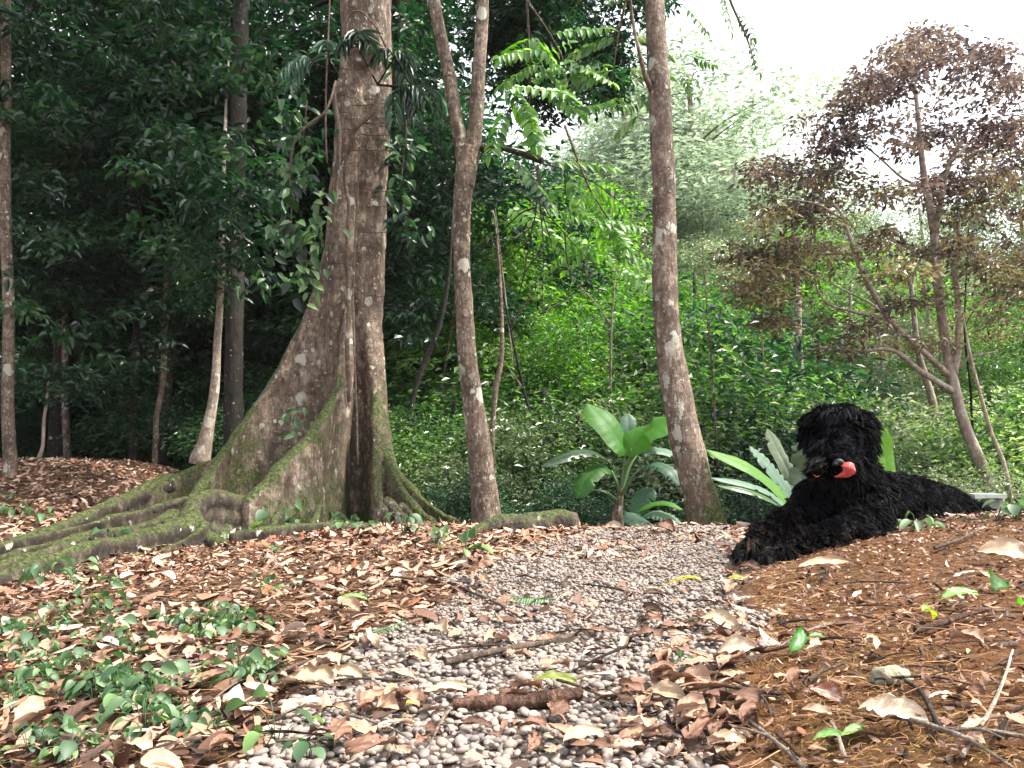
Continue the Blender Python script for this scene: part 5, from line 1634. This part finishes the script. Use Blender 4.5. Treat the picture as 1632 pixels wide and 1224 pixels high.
fallen('wide beige leaf above the arched pale leaf', 1145, 1010, 66, -25, 'cream', .45, tilt=(20, 10), wp=.65)
fallen('large pinkish orange leaf on the right rim of the gravel', 1060, 1128, 80, -48, 'cream', .32, tilt=(20, 0), wp=.5)
fallen('pale yellow leaf end right of the large pinkish orange leaf', 1105, 1138, 32, 30, 'ylw', .5, tilt=(25, 0), wp=.7)
fallen('reddish leaf low on the right rim of the gravel', 1050, 1195, 52, -5, 'litter', .28, tilt=(15, 0), wp=.6)
fallen('very pale leaf at the bottom edge centre', 930, 1205, 76, 35, 'cream', .4, tilt=(12, 0), wp=.5)
fallen('crumpled brown leaf pile piece at the foot of the leaning trunk', 1058, 850, 34, 20, 'litter', .35, tilt=(40, 20), wp=.8, curl=.8)
fallen('upright tan leaf by the log end', 918, 846, 36, 80, 'litter', .7, tilt=(55, 0), wp=.5, curl=.6)
fallen('pink tan leaf leaning at the crest in front of the banana stem', 978, 838, 34, -40, 'litter', .8, tilt=(40, 0), wp=.5)
fallen('pink leaf bottom right of the centre, half under the bank', 1160, 1210, 60, 10, 'cream', .3, tilt=(20, 0), wp=.6)
# the many look-alike dry leaves: shared meshes, one object each
VARS = []
for i in range(14):
    m = dry_leaf_mesh(900 + i, 1.0, .35 + .06 * (i % 6), tone=[.15, .3, .42, .55, .62, .7, .8][i % 7], curl=.05 + .35 * ((i * 7) % 5) / 5, cup=.04 + .08 * (i % 4), ragged=.42 if i % 3 == 0 else .2, lobes=3 if i % 4 == 1 else 0, twist=.4 * ((i % 3) - 1))
    me = m.mesh('leaf_blade')
    me.materials.append(M['litter'])
    VARS.append(me)
q = random.Random(77)
def spread(n, box, lab, grp, Lm, dens=None):
    k = 0
    while k < n:
        px, py = q.uniform(box[0], box[2]), q.uniform(box[1], box[3])
        if dens and not dens(px, py): continue
        p = G(px, py)
        L = q.uniform(*Lm) / mpp(p[1])
        fallen(lab, px, py, L, q.uniform(0, 360), group=grp, mesh=q.choice(VARS), tilt=(q.gauss(0, 11), q.gauss(0, 8)), lift=q.uniform(.0, .012))
        k += 1
spread(95, (0, 930, 640, 1224), 'curled dry leaf lying among the litter and weeds left of the gravel', 'dry leaves on the left litter', (.04, .085))
spread(80, (1000, 940, 1200, 1224), 'dry leaf in the drift at the foot of the bank', 'dry leaves drifted against the bank', (.035, .075))
spread(75, (480, 880, 1060, 1224), 'dry brown leaf lying loose on the pebbles', 'dry leaves loose on the gravel', (.025, .06))
spread(32, (1230, 900, 1632, 1224), 'small dry leaf lying on the reddish earth bank', 'dry leaves on the bank', (.02, .055))
spread(28, (480, 860, 860, 940), 'dry leaf lying between the roots and the gravel', 'dry leaves by the roots', (.05, .10))

# ------------------------------------------------------------------ sticks
def stick(label, pts, r, mat='bark_twig', name='stick', lift=.01, forks=()):
    P = np.array([G(*p) for p in pts])
    P[:, 2] += lift + np.asarray(r if np.isscalar(r) else r[0]) * .8
    t = thing(name, label, 'stick', tuple(P[0]))
    rad = np.linspace(r, r * .6, len(P)) if np.isscalar(r) else np.asarray(r)
    Q, rr = smooth_path(P, rad, 5)
    gg = gz(Q[:, 0], Q[:, 1])
    Q[:, 2] = np.maximum(Q[:, 2], gg + rr * .5)
    V, F = tube(Q, rr, 9, jit=.28, seed=len(label))
    wpart('wood', MB().add(V, F), M[mat], t)
    return t
M['rotwood'] = bark_mat('rotten_wood', (.12, .06, .042), (.028, .016, .012), (.27, .15, .10), lichen=.05, scale=4)
stick('thick rotten brown stick lying across the gravel at the bottom', [(722, 1138), (760, 1134), (820, 1132), (880, 1128), (925, 1118)], [.009, .012, .013, .013, .010], 'rotwood', lift=.006)
stick('long brown branch lying over leaves in the middle of the gravel', [(710, 1070), (760, 1058), (820, 1045), (880, 1035), (920, 1024)], .008, 'bark_twig')
stick('thin grey branch crossing the gravel toward the upper left', [(715, 935), (760, 955), (800, 975), (830, 995)], .006)
stick('slender branch running from the gravel up to the bank', [(1030, 1018), (1080, 1004), (1140, 985), (1190, 962)], .005)
stick('pale bent twig at the bottom left of the gravel', [(612, 1222), (628, 1185), (638, 1165), (645, 1148)], .0045, 'bark_pale')
stick('pinkish twig running right below the cracked tan leaves', [(545, 1062), (580, 1085), (612, 1112)], .0045, 'bark_pinkish')
stick('short forked dark twig low on the right of the gravel', [(1085, 1150), (1120, 1175), (1135, 1205), (1140, 1224)], .0035, 'bark_black')
stick('thin dark twig leading to the lichen lump on the bank', [(1500, 1185), (1470, 1120), (1440, 1100), (1415, 1075)], .0035, 'bark_black')
stick('dark broken stick on the upper bank right of centre', [(1460, 1020), (1500, 1008), (1545, 992), (1580, 985)], .006, 'rotwood')
stick('thin branch across the top of the bank near the right edge', [(1490, 882), (1530, 868), (1560, 852)], .006)
stick('long thin stem lying along the bank at the right', [(1535, 1224), (1580, 1150), (1600, 1100), (1615, 1050)], .0028, 'bark_pinkish')
stick('short twig stuck in the bank left of the cream leaf', [(1345, 1224), (1335, 1190), (1325, 1170)], .003, 'bark_pinkish')
stick('brown twig on the bank above the dusky leaf', [(1290, 1100), (1310, 1085), (1350, 1072)], .003)
stick('black curved twig by the left rim of the bank', [(1242, 1005), (1262, 1000), (1290, 998)], .004, 'bark_black')
stick('thin bare stick leaning by the log toward the roots', [(690, 866), (720, 852), (745, 842)], .006, 'bark_pale')
stick('pale stick lying in front of the low root', [(420, 840), (450, 850), (475, 856)], .004, 'bark_pale')
stick('thin twig crossing in front of the roots at far left', [(10, 935), (60, 905), (110, 880), (150, 868)], .004)
stick('grey twig beside the second cracked leaf', [(405, 1100), (440, 1085), (500, 1062)], .005, 'bark_twig')
stick('crossed thin twig over the drift leaves', [(990, 1115), (1050, 1108), (1110, 1100)], .0028, 'bark_twig')
stick('thin twig on the litter left of the big sunlit leaf', [(90, 1120), (100, 1150), (115, 1165)], .0028, 'bark_twig')
stick('brown twig low in the left litter', [(195, 1224), (205, 1190), (210, 1170)], .004, 'bark_pinkish')

_tq = random.Random(41)
_tw = []
for i in range(5):
    Pt, rt = smooth_path([(-.5, 0, 0), (-.2, _tq.uniform(-.06, .06), .03), (.15, _tq.uniform(-.06, .06), .04), (.5, _tq.uniform(-.08, .08), 0)], [.016, .014, .012, .006], 5)
    Vt, Ft = tube(Pt, rt, 7, jit=.3, seed=i)
    mt = MB().add(Vt, Ft)
    sd = _tq.choice([-1, 1])
    V2, F2 = tube(*smooth_path([Pt[8], Pt[8] + np.array([.12, .09 * sd, .03]), Pt[8] + np.array([.24, .13 * sd, .01])], [.009, .007, .004], 4), 6)
    mt.add(V2, F2)
    mt = mt.mesh('twig_wood')
    mt.materials.append(M[['bark_twig', 'bark_pinkish', 'bark_black', 'rotwood', 'bark_twig'][i]])
    _tw.append(mt)
for box, n, lab, grp in [((420, 880, 1150, 1215), 26, 'small bare twig lying on the gravel', 'small twigs on the gravel'), ((0, 900, 620, 1215), 34, 'small bare twig lying in the litter left of the gravel', 'small twigs in the left litter'), ((1200, 920, 1632, 1215), 26, 'small bare twig lying on the reddish bank', 'small twigs on the bank')]:
    for i in range(n):
        x, y = _tq.uniform(box[0], box[2]), _tq.uniform(box[1], box[3])
        p = G(x, y)
        fallen(lab, x, y, _tq.uniform(.08, .22) / mpp(p[1]), _tq.uniform(0, 360), group=grp, name='twig', mesh=_tw[_tq.randrange(5)], tilt=(0, _tq.gauss(0, 3)), lift=.004)['category'] = 'twig'

# round pale pebble, blue grey pebble: single out
def stone(label, px, py, wpx, tone):
    p = G(px, py)
    s = wpx * .5 * mpp(p[1])
    mb = MB().add(IV * np.array([s, s * .85, s * .75]), IF, tone)
    o = mb.obj('pebble', M['stone'])
    o.location = (p[0], p[1], p[2] + s * .5 + .006)
    tag(o, label, 'stone')
stone('round cream pebble just below the thick brown stick', 850, 1154, 19, 1.0)
stone('blue grey pebble above the thick brown stick', 738, 1083, 20, .15)
stone('oval light pebble left of the yellow green leaf', 834, 1094, 28, .62)
stone('round grey pebble right of the yellow green leaf', 972, 1090, 24, .5)
# lichen lump
p = G(1420, 1090)
mb = MB()
Vl, Fl = ico(3)
Vl = Vl * np.array([.028, .02, .016])
for i, v in enumerate(Vl): Vl[i] = v * (1 + .45 * mnoise.noise(Vector(v * 90)))
mb.add(Vl, Fl, .55)
M['lichen'] = plain_mat('grey_lichen', [(0, (.16, .15, .10)), (1, (.42, .40, .30))], .9, .1, 160, 1, .006)
o = mb.obj('lichen_lump', M['lichen'])
o.location = (p[0], p[1], p[2] + .01)
tag(o, 'rough grey green lump of lichen on the bank under the pink beige leaf', 'lichen')

# ------------------------------------------------------------------ weeds and seedlings
def weed_proto(seed, n, h, L, heart=.75):
    q = np.random.default_rng(seed)
    t = thing('weed', 'weed', 'plant')
    ms, ml = MB(), MB()
    for i in range(n):
        a = i * 2.4 + q.random()
        rr = h * (.35 + .65 * q.random())
        tip = np.array([math.cos(a) * rr * .9, math.sin(a) * rr * .9, h * (.35 + .75 * q.random())])
        P, r = smooth_path([(0, 0, -.01), tip * np.array([.4, .4, .75]), tip], [.0016, .0013, .0009], 4)
        V, F = tube(P, r, 5)
        ms.add(V, F, .3)
        Lf = L * (.6 + .6 * q.random())
        d = np.array([[math.cos(a), math.sin(a), -.25 - .3 * q.random()]])
        nn = np.array([[0, -.25, 1.]]) + .35 * q.standard_normal((1, 3))
        leaves(ml, tip[None], d, nn, np.array([Lf]), np.array([Lf * heart]), np.array([q.random()]), 9, bend=np.array([.8 + .8 * q.random()]))
    ms.obj('stem', M['leaf_weed'], t)
    ml.obj('leaves', M['leaf_weed'], t)
    return t
WP = [weed_proto(600 + i, n, h, L, hh) for i, (n, h, L, hh) in enumerate([(7, .07, .045, .7), (9, .09, .05, .6), (5, .05, .04, .8), (8, .06, .065, .42), (6, .10, .055, .75), (4, .04, .03, .8), (10, .06, .035, .6)])]
wu = set()
def weed(k, px, py, s, label, group=None):
    p = G(px, py)
    if k not in wu:
        wu.add(k)
        r = WP[k]
        r.location = tuple(p); r.scale = (s, s, s); r.rotation_euler = (0, 0, q.random() * 6)
        r['label'] = label
        if group: r['group'] = group
        return r
    return copy_tree(WP[k], tuple(p), q.random() * 6.28, s, label, group)
q = random.Random(9)
gw = 'leafy weeds in the lower left litter'
lw = 'low green weed growing through the leaf litter at lower left'
for px, py, n, sx, sy in [(60, 1005, 12, 60, 22), (130, 975, 8, 55, 14), (100, 1100, 18, 90, 26), (215, 1105, 16, 60, 20), (310, 1010, 12, 45, 18), (360, 1000, 8, 40, 14), (400, 1080, 10, 40, 16), (250, 1140, 9, 50, 20), (80, 1200, 8, 70, 20), (150, 940, 6, 60, 12), (430, 950, 4, 40, 12), (320, 1180, 6, 50, 20), (30, 1060, 8, 50, 24), (200, 1040, 6, 60, 20)]:
    for _ in range(int(n * 1.15)):
        x = px + q.gauss(0, sx * .6); y = min(1235, py + q.gauss(0, sy * .7))
        weed(q.randrange(7), x, y, q.uniform(.38, .72), lw, gw)
gr = 'small seedlings among the roots'
for px, py in [(335, 850), (350, 862), (395, 862), (360, 835), (398, 850), (470, 845), (515, 835), (535, 838), (560, 842), (430, 855), (365, 800), (372, 830), (480, 838), (545, 850), (585, 845), (30, 820), (60, 835), (130, 870), (20, 885), (80, 905), (180, 880), (10, 800), (60, 930), (110, 920), (640, 855), (690, 868), (740, 890)]:
    weed(q.randrange(7), px + q.uniform(-6, 6), py + q.uniform(-3, 3), q.uniform(1.0, 1.9), 'small green seedling sprouting beside the mossy roots', gr)
for px, py, s, k, lab in [(440, 1190, .62, 4, 'dark green weed with heart leaves on the lower left rim of the gravel'), (490, 1215, .6, 2, 'broad leaved weed at the bottom edge on the pebbles'), (1085, 1066, .55, 5, 'tiny green seedling in the drift of beige leaves'), (1160, 1100, .4, 5, 'tiny seedling at the foot of the bank'), (1460, 845, 1.0, 3, 'small dark green plant on top of the bank behind the long tan leaf'), (1505, 955, .4, 5, 'small green sprout left of the broad green leaf'), (1590, 830, 1.2, 5, 'pale green seedling at the end of the dog'), (1620, 830, 1.4, 2, 'leafy seedling at the right edge on the crest')]:
    weed(k, px, py, s, lab)
def frond(label, pts, L, n=12, mat='leaf_weed', seed=0):
    t = thing('fern_frond', label, 'fern', tuple(G(*pts[0])))
    ml, ms = MB(), MB()
    a, b = G(*pts[0]), G(*pts[1])
    a[2] += .012; b[2] += .02
    pinnate(ml, ms, a, b, n, L, sag=-.05, w=.3, seed=seed, up=(0, -.2, 1))
    wpart('rib', ms, M[mat], t)
    wpart('leaflets', ml, M[mat], t)
frond('small green fern frond lying on the upper gravel', ((885, 962), (826, 968)), .03, seed=1)
frond('green fern frond on the rim between litter and gravel', ((545, 1030), (640, 1012)), .02, 16, seed=2)
frond('fern frond growing from the mossy buttress', ((455, 800), (440, 770)), .05, seed=3)

# ------------------------------------------------------------------ haze: thin humid air over the whole place
HZ = NT('humid_air')
pv = HZ.n('ShaderNodeVolumePrincipled')
pv.inputs['Color'].default_value = (.96, .98, 1.0, 1)
pv.inputs['Density'].default_value = 0.0003
pv.inputs['Anisotropy'].default_value = 0.0
HZ.l(pv.outputs[0], HZ.out.inputs['Volume'])
zlo = float(zf.min()) - 1.0
V = np.array([[x, y, z] for x in (-710, 710) for y in (-310, 910) for z in (zlo, 26.0)], float)
mb = MB().add(V, np.array([[0, 1, 3, 2], [4, 6, 7, 5], [0, 4, 5, 1], [2, 3, 7, 6], [0, 2, 6, 4], [1, 5, 7, 3]]))
tag(mb.obj('haze', HZ.m, smooth=False), 'faint humid haze in the air of the forest', 'haze', kind='stuff')
